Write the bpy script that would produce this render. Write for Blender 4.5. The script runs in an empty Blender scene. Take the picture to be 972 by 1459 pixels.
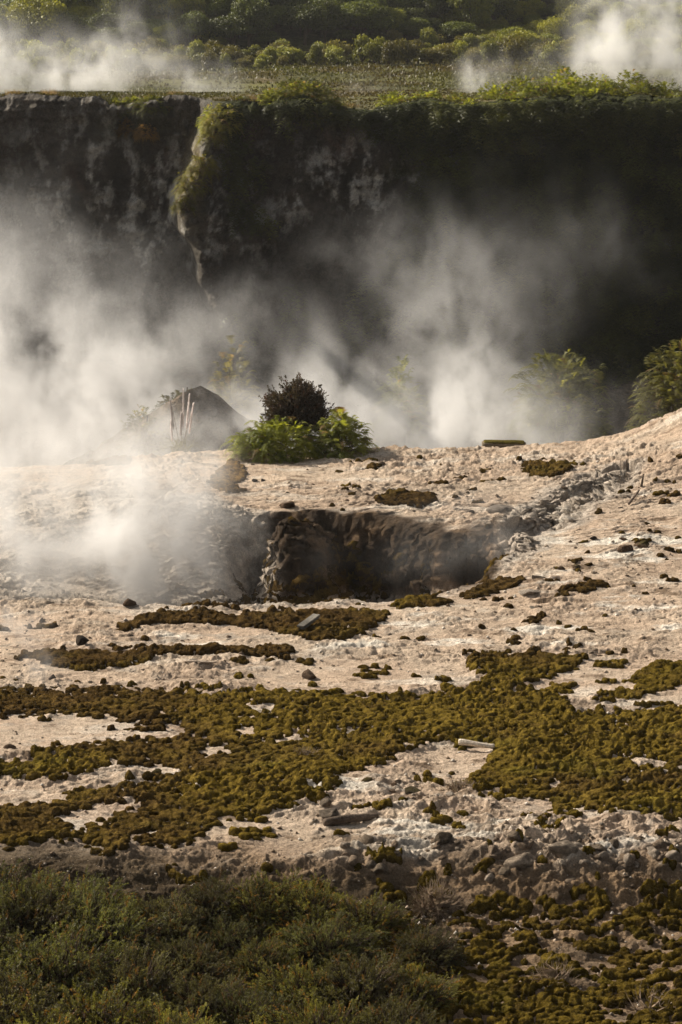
import bpy, math, random
import numpy as np
from mathutils import Vector

# ------------------------------------------------------------------ camera, sky, sun, exposure
SC = bpy.context.scene
COL = SC.collection
H, PITCH, F = 11.8, math.radians(12.75), 3445.0
SUN_EL, SUN_AZ = math.radians(32), math.radians(-58)      # azimuth from +Y towards -X
cam_d = bpy.data.cameras.new('camera')
cam_d.sensor_fit = 'VERTICAL'; cam_d.sensor_height = 36; cam_d.lens = F / 1459 * 36
cam_d.clip_start = 0.5; cam_d.clip_end = 3000
cam = bpy.data.objects.new('camera', cam_d); COL.objects.link(cam)
cam.location = (0, 0, H); cam.rotation_euler = (math.pi / 2 - PITCH, 0, 0)
SC.camera = cam

SDIR = np.array([math.sin(SUN_AZ) * math.cos(SUN_EL), math.cos(SUN_AZ) * math.cos(SUN_EL), math.sin(SUN_EL)])
world = bpy.data.worlds.new('World'); SC.world = world; world.use_nodes = True
wn, wl = world.node_tree.nodes, world.node_tree.links
wn.clear()
sky = wn.new('ShaderNodeTexSky'); sky.sky_type = 'NISHITA'; sky.sun_disc = False
sky.sun_elevation = SUN_EL; sky.sun_rotation = SUN_AZ
sky.air_density = 1.0; sky.dust_density = 4.0; sky.ozone_density = 0.6
hs = wn.new('ShaderNodeHueSaturation'); hs.inputs['Saturation'].default_value = 0.22
bg = wn.new('ShaderNodeBackground'); bg.inputs['Strength'].default_value = 0.06
wo = wn.new('ShaderNodeOutputWorld')
wl.new(sky.outputs[0], hs.inputs['Color']); wl.new(hs.outputs[0], bg.inputs[0]); wl.new(bg.outputs[0], wo.inputs[0])
sun_d = bpy.data.lights.new('sun', 'SUN'); sun_d.energy = 5.0; sun_d.angle = math.radians(0.6); sun_d.color = (1.0, 0.90, 0.76)
sun = bpy.data.objects.new('sun', sun_d); COL.objects.link(sun)
sun.rotation_euler = Vector(tuple(SDIR)).to_track_quat('Z', 'Y').to_euler()
SC.view_settings.view_transform = 'Standard'; SC.view_settings.look = 'None'
SC.view_settings.exposure = 0.72; SC.view_settings.gamma = 1.0; SC.view_settings.use_curve_mapping = False
SC.cycles.use_denoising = True
SC.cycles.max_bounces = 5; SC.cycles.diffuse_bounces = 2; SC.cycles.glossy_bounces = 1
SC.cycles.transmission_bounces = 2; SC.cycles.volume_bounces = 3; SC.cycles.transparent_max_bounces = 8
SC.cycles.volume_step_rate = 1.6; SC.cycles.volume_max_steps = 256
SC.cycles.use_adaptive_sampling = True; SC.cycles.adaptive_threshold = 0.02

RNG = np.random.default_rng(7)
random.seed(7)
f32 = np.float32

# ------------------------------------------------------------------ picture <-> ground helpers (tracing the photo onto the land)
cp, sp = math.cos(PITCH), math.sin(PITCH)
def proj(x, y, z):
    dz = z - H
    fwd = y * cp - dz * sp
    up = y * sp + dz * cp
    return 486 + F * x / fwd, 729.5 - F * up / fwd
def at(px, py, z=0.0):
    a, b = (px - 486) / F, (729.5 - py) / F
    d = (a, cp + b * sp, -sp + b * cp)
    t = (z - H) / d[2]
    return d[0] * t, d[1] * t
def at_y(px, py, Y):
    a, b = (px - 486) / F, (729.5 - py) / F
    d = (a, cp + b * sp, -sp + b * cp)
    t = Y / d[1]
    return d[0] * t, H + d[2] * t
def wpoly(pts, z=0.0):
    return np.array([at(p[0], p[1], z) for p in pts])

# ------------------------------------------------------------------ numpy noise
_P = np.random.default_rng(3).permutation(256).astype(np.int32); _P = np.concatenate([_P, _P, _P])
_G = np.random.default_rng(4).normal(size=(256, 3)).astype(f32); _G /= np.linalg.norm(_G, axis=1)[:, None]
def perlin(x, y, z=None):
    x = np.asarray(x, dtype=f32); y = np.asarray(y, dtype=f32)
    z = np.full(x.shape, 0.37, f32) if z is None else np.asarray(z, dtype=f32)
    xi, yi, zi = np.floor(x), np.floor(y), np.floor(z)
    fx, fy, fz = x - xi, y - yi, z - zi
    xi = xi.astype(np.int32) & 255; yi = yi.astype(np.int32) & 255; zi = zi.astype(np.int32) & 255
    u, v, w = (t * t * t * (t * (t * 6 - 15) + 10) for t in (fx, fy, fz))
    out = 0
    for dx in (0, 1):
        a = _P[(xi + dx) & 255]; wx = u if dx else 1 - u
        for dy in (0, 1):
            b = _P[(a + yi + dy) & 255]; wy = wx * (v if dy else 1 - v)
            for dz in (0, 1):
                g = _G[_P[(b + zi + dz) & 255]]
                out = out + wy * (w if dz else 1 - w) * (g[..., 0] * (fx - dx) + g[..., 1] * (fy - dy) + g[..., 2] * (fz - dz))
    return out * 1.4
def fbm(x, y, z=None, oct=4, gain=0.5, ridge=False):
    s, a, f, tot = 0, 1.0, 1.0, 0.0
    for i in range(oct):
        n = perlin(x * f + 17.3 * i, y * f - 9.1 * i, None if z is None else z * f + 5.7 * i)
        if ridge: n = 1 - 2 * np.abs(n)
        s = s + a * n; tot += a; a *= gain; f *= 2.03
    return s / tot
def sstep(a, b, x):
    t = np.clip((x - a) / (b - a), 0, 1)
    return t * t * (3 - 2 * t)
def sdist(px, py, poly):
    """signed distance to a polygon, positive inside"""
    best = np.full(px.shape, 1e9); ins = np.zeros(px.shape, bool)
    n = len(poly)
    for i in range(n):
        x0, y0 = poly[i]; x1, y1 = poly[(i + 1) % n]
        ex, ey = x1 - x0, y1 - y0
        t = np.clip(((px - x0) * ex + (py - y0) * ey) / (ex * ex + ey * ey + 1e-12), 0, 1)
        best = np.minimum(best, (px - x0 - t * ex) ** 2 + (py - y0 - t * ey) ** 2)
        ins ^= ((y0 > py) != (y1 > py)) & (px < ex * (py - y0) / (ey + 1e-12) + x0)
    d = np.sqrt(best)
    return np.where(ins, d, -d)

# ------------------------------------------------------------------ object helpers
def mesh(name, verts, faces, mat=None, smooth=False, col=None, mats=None, mi=None):
    me = bpy.data.meshes.new(name)
    verts = np.ascontiguousarray(verts, dtype=f32); faces = np.ascontiguousarray(faces, dtype=np.int32)
    nf, k = faces.shape
    me.vertices.add(len(verts)); me.vertices.foreach_set('co', verts.ravel())
    me.loops.add(nf * k); me.loops.foreach_set('vertex_index', faces.ravel())
    me.polygons.add(nf); me.polygons.foreach_set('loop_start', np.arange(0, nf * k, k, dtype=np.int32))
    me.polygons.foreach_set('loop_total', np.full(nf, k, np.int32))
    if smooth: me.polygons.foreach_set('use_smooth', np.ones(nf, bool))
    me.update(calc_edges=True)
    if col is not None:
        col = np.asarray(col, dtype=f32)
        if col.shape[1] == 3: col = np.concatenate([col, np.ones((len(col), 1), f32)], 1)
        a = me.color_attributes.new('col', 'FLOAT_COLOR', 'POINT')
        a.data.foreach_set('color', np.ascontiguousarray(col).ravel())
    if mat: me.materials.append(mat)
    return me
def link(name, data, parent=None, loc=None):
    o = bpy.data.objects.new(name, data); COL.objects.link(o)
    if parent: o.parent = parent
    if loc is not None: o.location = loc
    return o
def tag(o, label=None, cat=None, group=None, kind=None):
    if label: o['label'] = label
    if cat: o['category'] = cat
    if group: o['group'] = group
    if kind: o['kind'] = kind
    return o
def empty(name, label, cat, loc=(0, 0, 0), group=None):
    o = bpy.data.objects.new(name, None); COL.objects.link(o); o.location = loc; o.empty_display_size = 0.2
    return tag(o, label, cat, group)
def copy_tree(o, loc=None, rz=None, sc=None, label=None, parent=None):
    c = o.copy(); COL.objects.link(c)
    if parent: c.parent = parent
    if loc is not None: c.location = loc
    if rz is not None: c.rotation_euler.z = rz
    if sc is not None: c.scale = (sc if hasattr(sc, '__len__') else (sc, sc, sc))
    if label: c['label'] = label
    for ch in o.children:
        d = ch.copy(); COL.objects.link(d); d.parent = c
    return c

# ------------------------------------------------------------------ materials
def new_mat(name):
    m = bpy.data.materials.new(name); m.use_nodes = True
    n = m.node_tree.nodes; n.clear()
    o = n.new('ShaderNodeOutputMaterial')
    return m, n, m.node_tree.links, o
def noise_node(n, l, scale, detail=3, rough=0.6, co=None, dim='3D'):
    t = n.new('ShaderNodeTexNoise'); t.inputs['Scale'].default_value = scale
    t.inputs['Detail'].default_value = detail; t.inputs['Roughness'].default_value = rough
    if co is not None: l.new(co, t.inputs['Vector'])
    return t
def surf_mat(name, base=None, rough=0.95, var=((20, .25), (90, .25)), bump=((60, .02), (200, .01)), spec=0.1, coords='Object', hue=None):
    """vertex colour (or a fixed colour) times several scales of noise, with real bump detail"""
    m, n, l, o = new_mat(name)
    tc = n.new('ShaderNodeTexCoord'); co = tc.outputs[coords]
    b = n.new('ShaderNodeBsdfPrincipled'); b.inputs['Roughness'].default_value = rough
    b.inputs['Specular IOR Level'].default_value = spec
    l.new(b.outputs[0], o.inputs['Surface'])
    if base is None:
        a = n.new('ShaderNodeAttribute'); a.attribute_name = 'col'; c = a.outputs['Color']
    else:
        a = n.new('ShaderNodeRGB'); a.outputs[0].default_value = (*base, 1); c = a.outputs[0]
    for sc_, am in var:
        t = noise_node(n, l, sc_, 4, 0.65, co)
        r = n.new('ShaderNodeMapRange'); r.inputs[1].default_value = 0.3; r.inputs[2].default_value = 0.7
        r.inputs[3].default_value = 1 - am; r.inputs[4].default_value = 1 + am
        l.new(t.outputs[0], r.inputs[0])
        mx = n.new('ShaderNodeVectorMath'); mx.operation = 'MULTIPLY'
        cmb = n.new('ShaderNodeCombineXYZ')
        for i in range(3): l.new(r.outputs[0], cmb.inputs[i])
        l.new(c, mx.inputs[0]); l.new(cmb.outputs[0], mx.inputs[1]); c = mx.outputs[0]
    l.new(c, b.inputs['Base Color'])
    prev = None
    for sc_, dist in bump:
        t = noise_node(n, l, sc_, 3, 0.6, co)
        bp = n.new('ShaderNodeBump'); bp.inputs['Strength'].default_value = 1.0; bp.inputs['Distance'].default_value = dist
        l.new(t.outputs[0], bp.inputs['Height'])
        if prev: l.new(prev, bp.inputs['Normal'])
        prev = bp.outputs[0]
    if prev: l.new(prev, b.inputs['Normal'])
    return m
def leaf_mat(name, trans=0.35, tint=(1.5, 1.45, 0.6)):
    m, n, l, o = new_mat(name)
    a = n.new('ShaderNodeAttribute'); a.attribute_name = 'col'
    oi = n.new('ShaderNodeObjectInfo')
    r = n.new('ShaderNodeMapRange'); r.inputs[3].default_value = 0.65; r.inputs[4].default_value = 1.35
    l.new(oi.outputs['Random'], r.inputs[0])
    cmb = n.new('ShaderNodeCombineXYZ')
    for i in range(3): l.new(r.outputs[0], cmb.inputs[i])
    mx = n.new('ShaderNodeVectorMath'); mx.operation = 'MULTIPLY'; l.new(a.outputs[0], mx.inputs[0]); l.new(cmb.outputs[0], mx.inputs[1])
    d = n.new('ShaderNodeBsdfPrincipled'); d.inputs['Roughness'].default_value = 0.55; d.inputs['Specular IOR Level'].default_value = 0.25
    t = n.new('ShaderNodeBsdfTranslucent')
    g = n.new('ShaderNodeVectorMath'); g.operation = 'MULTIPLY'; g.inputs[1].default_value = tint
    l.new(mx.outputs[0], d.inputs['Base Color']); l.new(mx.outputs[0], g.inputs[0]); l.new(g.outputs[0], t.inputs[0])
    s = n.new('ShaderNodeMixShader'); s.inputs[0].default_value = trans
    l.new(d.outputs[0], s.inputs[1]); l.new(t.outputs[0], s.inputs[2]); l.new(s.outputs[0], o.inputs['Surface'])
    return m

M_GROUND = surf_mat('sinter_ground', var=((2.3, .16), (9, .25), (40, .4)), bump=((12, .035), (34, .035), (110, .018)))
M_MOSS = surf_mat('moss', var=((3, .2), (18, .35), (70, .6)), bump=((45, .09), (140, .05)), rough=1.0, spec=0.0)
M_CLIFF = surf_mat('cliff_rock', var=((1.2, .3), (5, .4), (18, .4)), bump=((2.5, .35), (9, .15), (30, .05)))
M_GRASS = surf_mat('plateau_cover', var=((0.25, .25), (1.2, .35), (4, .35)), bump=((1.5, .3), (6, .15)))
M_STONE = surf_mat('stone', var=((4, .3), (20, .3)), bump=((8, .08), (40, .03)))
M_WOOD = surf_mat('weathered_wood', var=((5, .25), (40, .3)), bump=((30, .02),))
M_LEAF = leaf_mat('leaf', 0.35)
M_FROND = leaf_mat('frond', 0.52)
M_FAR = leaf_mat('far_leaf', 0.25)
M_BARK = surf_mat('bark', base=(0.09, 0.065, 0.045), var=((8, .3), (30, .3)), bump=((20, .03),))
M_TWIG = surf_mat('dry_twig', base=(0.22, 0.16, 0.11), var=((10, .3),), bump=())
M_PLUME = leaf_mat('plume', .45, (1.1, 1.1, 1.1))

# ------------------------------------------------------------------ the near land
PIT = [(-420, 846), (0, 850), (200, 856), (400, 853), (500, 853), (570, 851), (640, 843), (700, 824), (745, 800), (790, 775), (850, 742), (905, 712),
       (915, 700), (895, 694), (860, 700), (820, 712), (780, 722), (745, 742), (715, 757), (690, 762), (640, 764), (590, 752), (540, 748), (490, 741), (440, 741), (390, 742),
       (350, 740), (300, 728), (200, 715), (100, 705), (0, 700), (-420, 690)]
PITW = wpoly(PIT, 0.1)
def base_height(x, y):
    """the land without its fine roughness"""
    x = np.asarray(x, dtype=np.float64); y = np.asarray(y, dtype=np.float64)
    z = 0.3 * sstep(45, 52, y)
    # slope rising at the right
    r = np.hypot(x - 15.2, y - 57.5)
    z = z + 0.0062 * np.clip(11.9 - r, 0, 8) ** 3
    z = z + 0.05 * np.clip(x - 2, 0, 20) * sstep(38, 48, y)
    # the pit
    near = (y > 40) & (y < 60)
    sd = np.full(x.shape, -5.0)
    if near.any():
        wob = 0.45 * fbm(x[near] * 0.8, y[near] * 0.8, oct=4)
        sd[near] = sdist(x[near], y[near], PITW) + wob * 1.3
    left = sstep(-1.35, -2.7, x + 0.25 * perlin(y * 1.3, x * 0))
    w = 0.9 + 3.4 * left * sstep(46.0, 47.6, y) + 1.1 * sstep(2.3, 3.4, x) + .5 * np.clip(perlin(x * 1.1 + 5, y * .5), 0, 1)
    dep = (2.2 - 1.15 * left) * sstep(0, 1, np.clip(sd, 0, None) / w) ** (0.8)
    dep = dep * (1 - 0.45 * sstep(2.5, 4.8, x))
    z = z - dep
    # mounds standing in the pit
    for px, py, zz, hh, rx, ry in ((432, 790, -0.2, 2.4, 0.74, 1.0), (190, 790, -0.5, 0.45, 1.6, 1.3), (40, 770, -0.3, 0.4, 1.3, 1.4), (612, 812, -0.9, 0.8, 0.6, 0.7), (735, 800, -0.5, .5, .5, .6)):
        cx, cy = at(px, py, zz)
        q = ((x - cx) / rx) ** 2 + ((y - cy) / ry) ** 2
        z = z + hh * np.exp(-q ** 1.3) * sstep(0, 0.3, sd)
    z = np.where(sd > 0, np.minimum(z, .42), z)
    # step down towards the camera
    z = z - 0.55 * sstep(0, 1, (31.2 + 0.5 * perlin(x * 0.35, y * 0.0) - y) / 1.6)
    # edge of the terrace, falling into the basin
    edge = 57.3 + 0.5 * perlin(x * 0.3, x * 0 + 2.0) - 2.0 * sstep(-2.5, -6.5, x)
    z = z - 6.5 * sstep(0, 9, y - edge) ** 0.9 - 0.25 * np.clip(y - edge, 0, 1.2)
    return z, sd
def rough_amt(px, py):
    a = 0.35 + 1.0 * sstep(-.3, .35, fbm(px / 170, py / 60, oct=3))
    flat = sstep(0, 25, sdist(px, py, np.array([(-300, 1020), (50, 1015), (280, 1040), (300, 1065), (100, 1080), (-300, 1095)])))
    flat = np.maximum(flat, sstep(0, 30, sdist(px, py, np.array([(430, 940), (660, 930), (700, 975), (640, 990), (430, 992), (200, 985), (230, 965)]))))
    flat = np.maximum(flat, 0.9 * sstep(0, 40, sdist(px, py, np.array([(20, 860), (200, 850), (200, 900), (120, 905), (40, 890)]))))
    rub = sstep(-30, 30, sdist(px, py, np.array([(430, 1240), (560, 1190), (700, 1180), (1200, 1190), (1200, 1260), (900, 1275), (600, 1270)])))
    return a * (1 - 0.75 * flat) + 0.7 * rub
def height(x, y):
    z, sd = base_height(x, y)
    px, py = proj(x, y, z)
    ra = rough_amt(px, py)
    und = 0.10 * fbm(x * 0.35, y * 0.35, oct=3)
    lay = fbm(x * 1.1 + 3, y * 2.6, oct=5, gain=0.55, ridge=True)
    crumb = fbm(x * 6.0, y * 7.0, oct=4, gain=0.62)
    lump = np.clip(fbm(x * 2.6, y * 3.4, oct=3), 0, 1)
    fine = fbm(x * 15, y * 15, oct=3, gain=.6)
    q = 5.5 * fbm(x * .42 + 5, y * 1.0, oct=5, gain=.55) + 2.0 * y * .25; fq = np.floor(q)
    terr = (fq + sstep(0, .22, q - fq) - q) * .055
    z = z + und + ra * (terr + 0.085 * lay + 0.045 * crumb + 0.020 * fine + 0.10 * lump * sstep(0.1, 0.6, fbm(x * 0.6, y * 0.6 + 9, oct=2) + 0.3))
    wall = sstep(0.02, 0.5, sd) * (1 - sstep(2.5, 4.5, sd))
    z = z + wall * 0.10 * fbm(x * 1.6, y * 1.6, oct=3)
    return z

px_cols = np.arange(-300, 1275, 1.35)
U = (px_cols - 486) / F / cp
ys = [21.0]
while ys[-1] < 66:
    y = ys[-1]
    st = 1.35 * y * y / (H * F) * .78
    if 47.2 < y < 51.6: st = 0.017
    elif 44 < y < 53.5: st = min(st, 0.036)
    elif y > 58.5: st = 0.08
    ys.append(y + st)
YS = np.array(ys)
UU, YY = np.meshgrid(U, YS)
XX = UU * (YY + 2.4)
NR, NC = XX.shape
ZZ = height(XX.ravel(), YY.ravel()).reshape(NR, NC)
# crumbling walls of the pit: pushed about along their own normals
_, SD0 = base_height(XX.ravel(), YY.ravel()); SD0 = SD0.reshape(NR, NC)
def grid_normals(X, Y, Z):
    du = np.stack([np.gradient(a, axis=1) for a in (X, Y, Z)], -1); dv = np.stack([np.gradient(a, axis=0) for a in (X, Y, Z)], -1)
    nn = np.cross(du, dv); return nn / (np.linalg.norm(nn, axis=-1, keepdims=True) + 1e-9)
GN_ = grid_normals(XX, YY, ZZ)
wm = sstep(0.0, 0.3, SD0) * sstep(0.93, 0.6, GN_[..., 2])
wi = wm > 0.01
dsp = np.zeros(XX.shape)
a_, b_, c_ = XX[wi], YY[wi], ZZ[wi]
dsp[wi] = wm[wi] * (1 - .55 * sstep(-1.3, -2.3, a_)) * (0.34 * fbm(a_ * 1.6, b_ * 1.6, c_ * 1.9, oct=4, gain=.55, ridge=True) + 0.20 * fbm(a_ * 4, b_ * 4, c_ * 5, oct=5, gain=.66) + .05 * fbm(a_ * 3, b_ * 3, c_ * 14, oct=3))
XX = XX + GN_[..., 0] * dsp; YY = YY + GN_[..., 1] * dsp; ZZ = ZZ + GN_[..., 2] * dsp
PX, PY = proj(XX, YY, ZZ)
print('terrain', NR, NC)

def ground_colour(x, y, z, px, py, sd, slope):
    tan = np.array([0.52, 0.412, 0.308]); pink = np.array([0.475, 0.358, 0.26]); white = np.array([0.72, 0.655, 0.555])
    grey = np.array([0.36, 0.315, 0.26]); brown = np.array([0.13, 0.085, 0.05]); dark = np.array([0.045, 0.034, 0.024])
    n = x.shape[0]
    a = sstep(-0.25, 0.35, fbm(x * 0.5, y * 0.8, oct=4))[:, None]
    c = tan * a + pink * (1 - a)
    w = sstep(0.03, 0.33, fbm(x * 0.55 + 30, y * 1.5, oct=6, gain=0.62))
    wz = sstep(-40, 40, sdist(px, py, np.array([(200, 930), (260, 860), (700, 850), (800, 700), (1200, 640), (1200, 950), (900, 945), (600, 940), (400, 955)])))
    wz = np.maximum(wz, 0.9 * sstep(-20, 30, sdist(px, py, np.array([(480, 1060), (700, 1070), (800, 1160), (1200, 1180), (1200, 1230), (420, 1220), (400, 1170)]))))
    w = np.clip(w * (0.55 + 0.9 * wz), 0, 1)
    c = c * (1 - w[:, None]) + white * w[:, None]
    g = sstep(0.10, 0.35, fbm(x * 1.3 - 12, y * 2.2, oct=5, gain=0.6))[:, None] * 0.6
    c = c * (1 - g) + grey * g
    b = np.maximum(sstep(0.14, 0.32, fbm(x * 1.1 + 50, y * 2.6, oct=6, gain=0.66)), .8 * sstep(.2, .4, fbm(x * 5 + 50, y * 9, oct=4, gain=0.66)))[:, None] * 0.75
    c = c * (1 - b) + brown * b
    # brown ground in the lower right, darker brown beneath the shrubs
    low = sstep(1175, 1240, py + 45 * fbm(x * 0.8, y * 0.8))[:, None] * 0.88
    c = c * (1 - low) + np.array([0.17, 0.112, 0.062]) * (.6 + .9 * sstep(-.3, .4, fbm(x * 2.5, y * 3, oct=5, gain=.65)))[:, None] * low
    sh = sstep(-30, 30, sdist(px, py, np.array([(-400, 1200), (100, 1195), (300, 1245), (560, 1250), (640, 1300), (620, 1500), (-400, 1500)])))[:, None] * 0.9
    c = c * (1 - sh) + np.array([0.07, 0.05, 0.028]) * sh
    # the left terrace: grey and rust mats
    lt = sstep(-20, 60, sdist(px, py, np.array([(-400, 640), (180, 640), (300, 660), (340, 720), (300, 800), (150, 840), (-400, 830)])))
    rust = sstep(-0.05, 0.3, fbm(x * 0.5 + 7, y * 1.3, oct=4)) * lt
    c = c * (1 - 0.45 * lt[:, None]) + np.array([0.21, 0.17, 0.12]) * 0.45 * lt[:, None]
    c = c * (1 - 0.75 * rust[:, None]) + np.array([0.32, 0.18, 0.075]) * 0.75 * rust[:, None]
    # pit walls: dark brown in the middle, pale crust on the rest
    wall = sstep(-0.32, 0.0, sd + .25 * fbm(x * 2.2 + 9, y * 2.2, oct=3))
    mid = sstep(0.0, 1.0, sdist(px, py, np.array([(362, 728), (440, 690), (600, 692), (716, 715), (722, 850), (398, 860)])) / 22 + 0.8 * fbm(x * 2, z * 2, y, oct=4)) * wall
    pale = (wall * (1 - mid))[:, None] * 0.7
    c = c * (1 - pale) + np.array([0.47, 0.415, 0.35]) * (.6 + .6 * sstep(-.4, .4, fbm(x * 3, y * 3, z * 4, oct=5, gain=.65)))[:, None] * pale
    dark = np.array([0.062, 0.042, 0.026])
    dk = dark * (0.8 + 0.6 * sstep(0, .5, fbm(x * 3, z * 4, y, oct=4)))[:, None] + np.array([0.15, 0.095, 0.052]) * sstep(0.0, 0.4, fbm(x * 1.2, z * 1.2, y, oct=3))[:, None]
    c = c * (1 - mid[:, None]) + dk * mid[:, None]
    bas = sstep(57.5, 60, y)[:, None]
    c = c * (1 - bas) + np.array([0.14, 0.105, 0.075]) * bas
    return c

def grid_faces(nr, nc, keep=None):
    i = np.arange(nr * nc).reshape(nr, nc)
    f = np.stack([i[:-1, :-1], i[:-1, 1:], i[1:, 1:], i[1:, :-1]], -1)
    if keep is not None: return f[keep]
    return f.reshape(-1, 4)
xf, yf, zf = XX.ravel(), YY.ravel(), ZZ.ravel()
_, SD = base_height(xf, yf)
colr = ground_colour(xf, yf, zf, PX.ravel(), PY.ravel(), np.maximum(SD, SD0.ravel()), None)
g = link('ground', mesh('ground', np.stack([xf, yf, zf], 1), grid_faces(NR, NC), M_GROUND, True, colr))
tag(g, 'pale pinkish crusted geothermal ground with a steaming pit', kind='structure')

# coarse land around the finely modelled part
gx = np.arange(-70, 70.1, 0.5); gy = np.arange(-12, 66.1, 0.5)
GX, GY = np.meshgrid(gx, gy)
gz = height(GX.ravel(), GY.ravel()).reshape(GX.shape)
inside = (np.abs(GX / (GY + 2.4)) < 0.222) & (GY > 21.6) & (GY < 65.4)
gz = np.where(inside, gz - 0.5, gz)
allin = inside[:-1, :-1] & inside[1:, :-1] & inside[:-1, 1:] & inside[1:, 1:]
gpx, gpy = proj(GX, np.maximum(GY, 3), gz)
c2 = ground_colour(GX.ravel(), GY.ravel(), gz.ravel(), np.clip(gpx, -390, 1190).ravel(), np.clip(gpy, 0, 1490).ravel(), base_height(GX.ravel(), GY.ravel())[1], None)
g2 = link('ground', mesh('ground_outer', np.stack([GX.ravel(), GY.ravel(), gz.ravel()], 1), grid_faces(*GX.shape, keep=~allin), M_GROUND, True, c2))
tag(g2, 'pale crusted ground running on beyond the flat', kind='structure')

# ------------------------------------------------------------------ basin, cliff, plateau, hillside
CONE = (*at_y(288, 560, 66.0),)
def basin_z(x, y):
    z = -5.6 + 0.9 * fbm(x * 0.18, y * 0.18, oct=4) + 0.25 * fbm(x * 1.2, y * 1.2, oct=3)
    z = z + 2.5 * sstep(0, 1, (x - 6) / 10)
    z = z + 2.2 * sstep(86, 93, y)
    for cx, cy, top, rx, ry in ((at_y(288, 560, 66.0)[0], 66.0, 0.51, 3.1, 3.6), (at_y(810, 560, 71)[0], 71.6, -1.9, 3.2, 3.4), (at_y(985, 560, 69)[0], 69.6, -1.0, 3.0, 3.4),
                            (at_y(560, 560, 74)[0], 74.5, -3.2, 3.5, 4.0), (at_y(320, 560, 72)[0], 73, -2.2, 4.5, 4.0)):
        q = np.sqrt(((x - cx) / rx) ** 2 + ((y - cy) / ry) ** 2)
        if top > .5:
            q = np.sqrt(((x - cx) / np.where(x > cx, 7.2, 9.5)) ** 2 + ((y - cy) / 6.0) ** 2)
        z = np.maximum(z, top - (top + 5.8) * np.clip(q + 0.11 * fbm(x * 1.1, y * 1.1, oct=5, gain=.6) * np.clip(q * 3, 0, 1), 0, 1.3) ** 1.05 + 0.12 * fbm(x * 2, y * 2))
    return z
bx = np.arange(-45, 45.1, 0.16); by = np.arange(60.5, 100, 0.16)
BX, BY = np.meshgrid(bx, by)
bz = basin_z(BX.ravel(), BY.ravel())
bc = np.array([0.13, 0.10, 0.07]) * (0.6 + 0.8 * sstep(-.4, .5, fbm(BX.ravel() * 0.6, BY.ravel() * 0.6, oct=4)))[:, None]
b = link('ground', mesh('basin', np.stack([BX.ravel(), BY.ravel(), bz], 1), grid_faces(*BX.shape), M_CLIFF, True, bc))
tag(b, 'dark floor of the steaming basin with low mounds', kind='structure')

TOPZ = 6.7
def arete(z):
    return -5.15 - 0.36 * np.clip(6.7 - z, 0, 4.2) + 0.9 * np.clip(2.2 - z, 0, 9) * 0.5 + 0.25 * perlin(z * 0.9, z * 0 + 4)
def cliff_y(x, z):
    k = sstep(-0.35, 0.75, x - arete(z) + 0.25 * perlin(x * 0 + 1.7, z * 1.4))
    y = 97.0 * (1 - k) + 92.0 * k
    y = y + 1.6 * np.clip(6.7 - z, 0, 14) * -0.11                       # leaning back to the top
    y = y - 1.0 * fbm(x * 0.22, z * 0.12, oct=3) - 0.75 * fbm(x * 0.9, z * 0.45, oct=4, ridge=True) - 0.35 * fbm(x * 3, z * 2.2, oct=4, gain=.6)
    y = y - .38 * fbm(x * .35 + 7, z * 2.0, oct=4, gain=.6, ridge=True)
    y = y - 3.0 * sstep(24, 40, np.abs(x))
    return y
def rim_z(x):
    return TOPZ + 0.22 * fbm(x * 0.35, x * 0 + 3.3, oct=4) + np.interp(x, [-20, -14, -13, -12.3, -11, -9.6, -9.1, -7.6, -6.4, -5.4, -4.2, -2.6, -1.4, -0.2, 1.1, 2.0, 3.4, 4.6, 5.6, 7.6, 9.8, 13.0, 20], [.05, -.08, .14, .20, .0, .05, -.22, -.12, .12, .0, .10, .02, .42, -.18, -.24, .08, .2, .02, .18, .32, .38, .30, .2]) + 0.14 * fbm(x * 2.5, x * 0 + 8) + .07 * fbm(x * 9, x * 0 + 3)
cx_ = np.concatenate([np.arange(-60, -17, 0.4), np.arange(-17, 17, 0.06), np.arange(17, 60, 0.4)])
v_ = np.linspace(0, 1, 260)
CX, CV = np.meshgrid(cx_, v_)
rz_ = rim_z(cx_)[None, :]
CZ = -7.0 + CV * (rz_ + 7.0)
CY = cliff_y(CX.ravel(), CZ.ravel()).reshape(CX.shape)
CY = CY + 0.5 * (np.clip((CV - 0.985) / 0.015, 0, 1)) ** 2
CPX, CPY = proj(CX, CY, CZ)
def blob(px, py, cx, cy, rx, ry): return np.exp(-(((px - cx) / rx) ** 2 + ((py - cy) / ry) ** 2))
p, q = CPX.ravel(), CPY.ravel(); x, y, z = CX.ravel(), CY.ravel(), CZ.ravel()
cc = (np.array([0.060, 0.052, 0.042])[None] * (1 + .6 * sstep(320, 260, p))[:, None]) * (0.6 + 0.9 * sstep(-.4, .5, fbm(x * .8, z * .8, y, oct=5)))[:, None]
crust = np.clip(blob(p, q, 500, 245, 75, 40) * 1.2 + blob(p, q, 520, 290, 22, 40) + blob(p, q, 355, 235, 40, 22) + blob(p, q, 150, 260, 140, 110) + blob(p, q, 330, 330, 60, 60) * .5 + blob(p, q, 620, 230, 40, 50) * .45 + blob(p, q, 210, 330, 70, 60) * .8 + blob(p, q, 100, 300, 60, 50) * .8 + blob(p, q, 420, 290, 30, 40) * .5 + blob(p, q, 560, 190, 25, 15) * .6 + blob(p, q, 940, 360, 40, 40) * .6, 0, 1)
cm = crust * sstep(-0.04, 0.22, fbm(x * 1.4, z * 0.9, y * .3, oct=6, gain=.68))
cc = cc * (1 - cm[:, None]) + np.array([0.58, 0.56, 0.51]) * cm[:, None]
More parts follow.
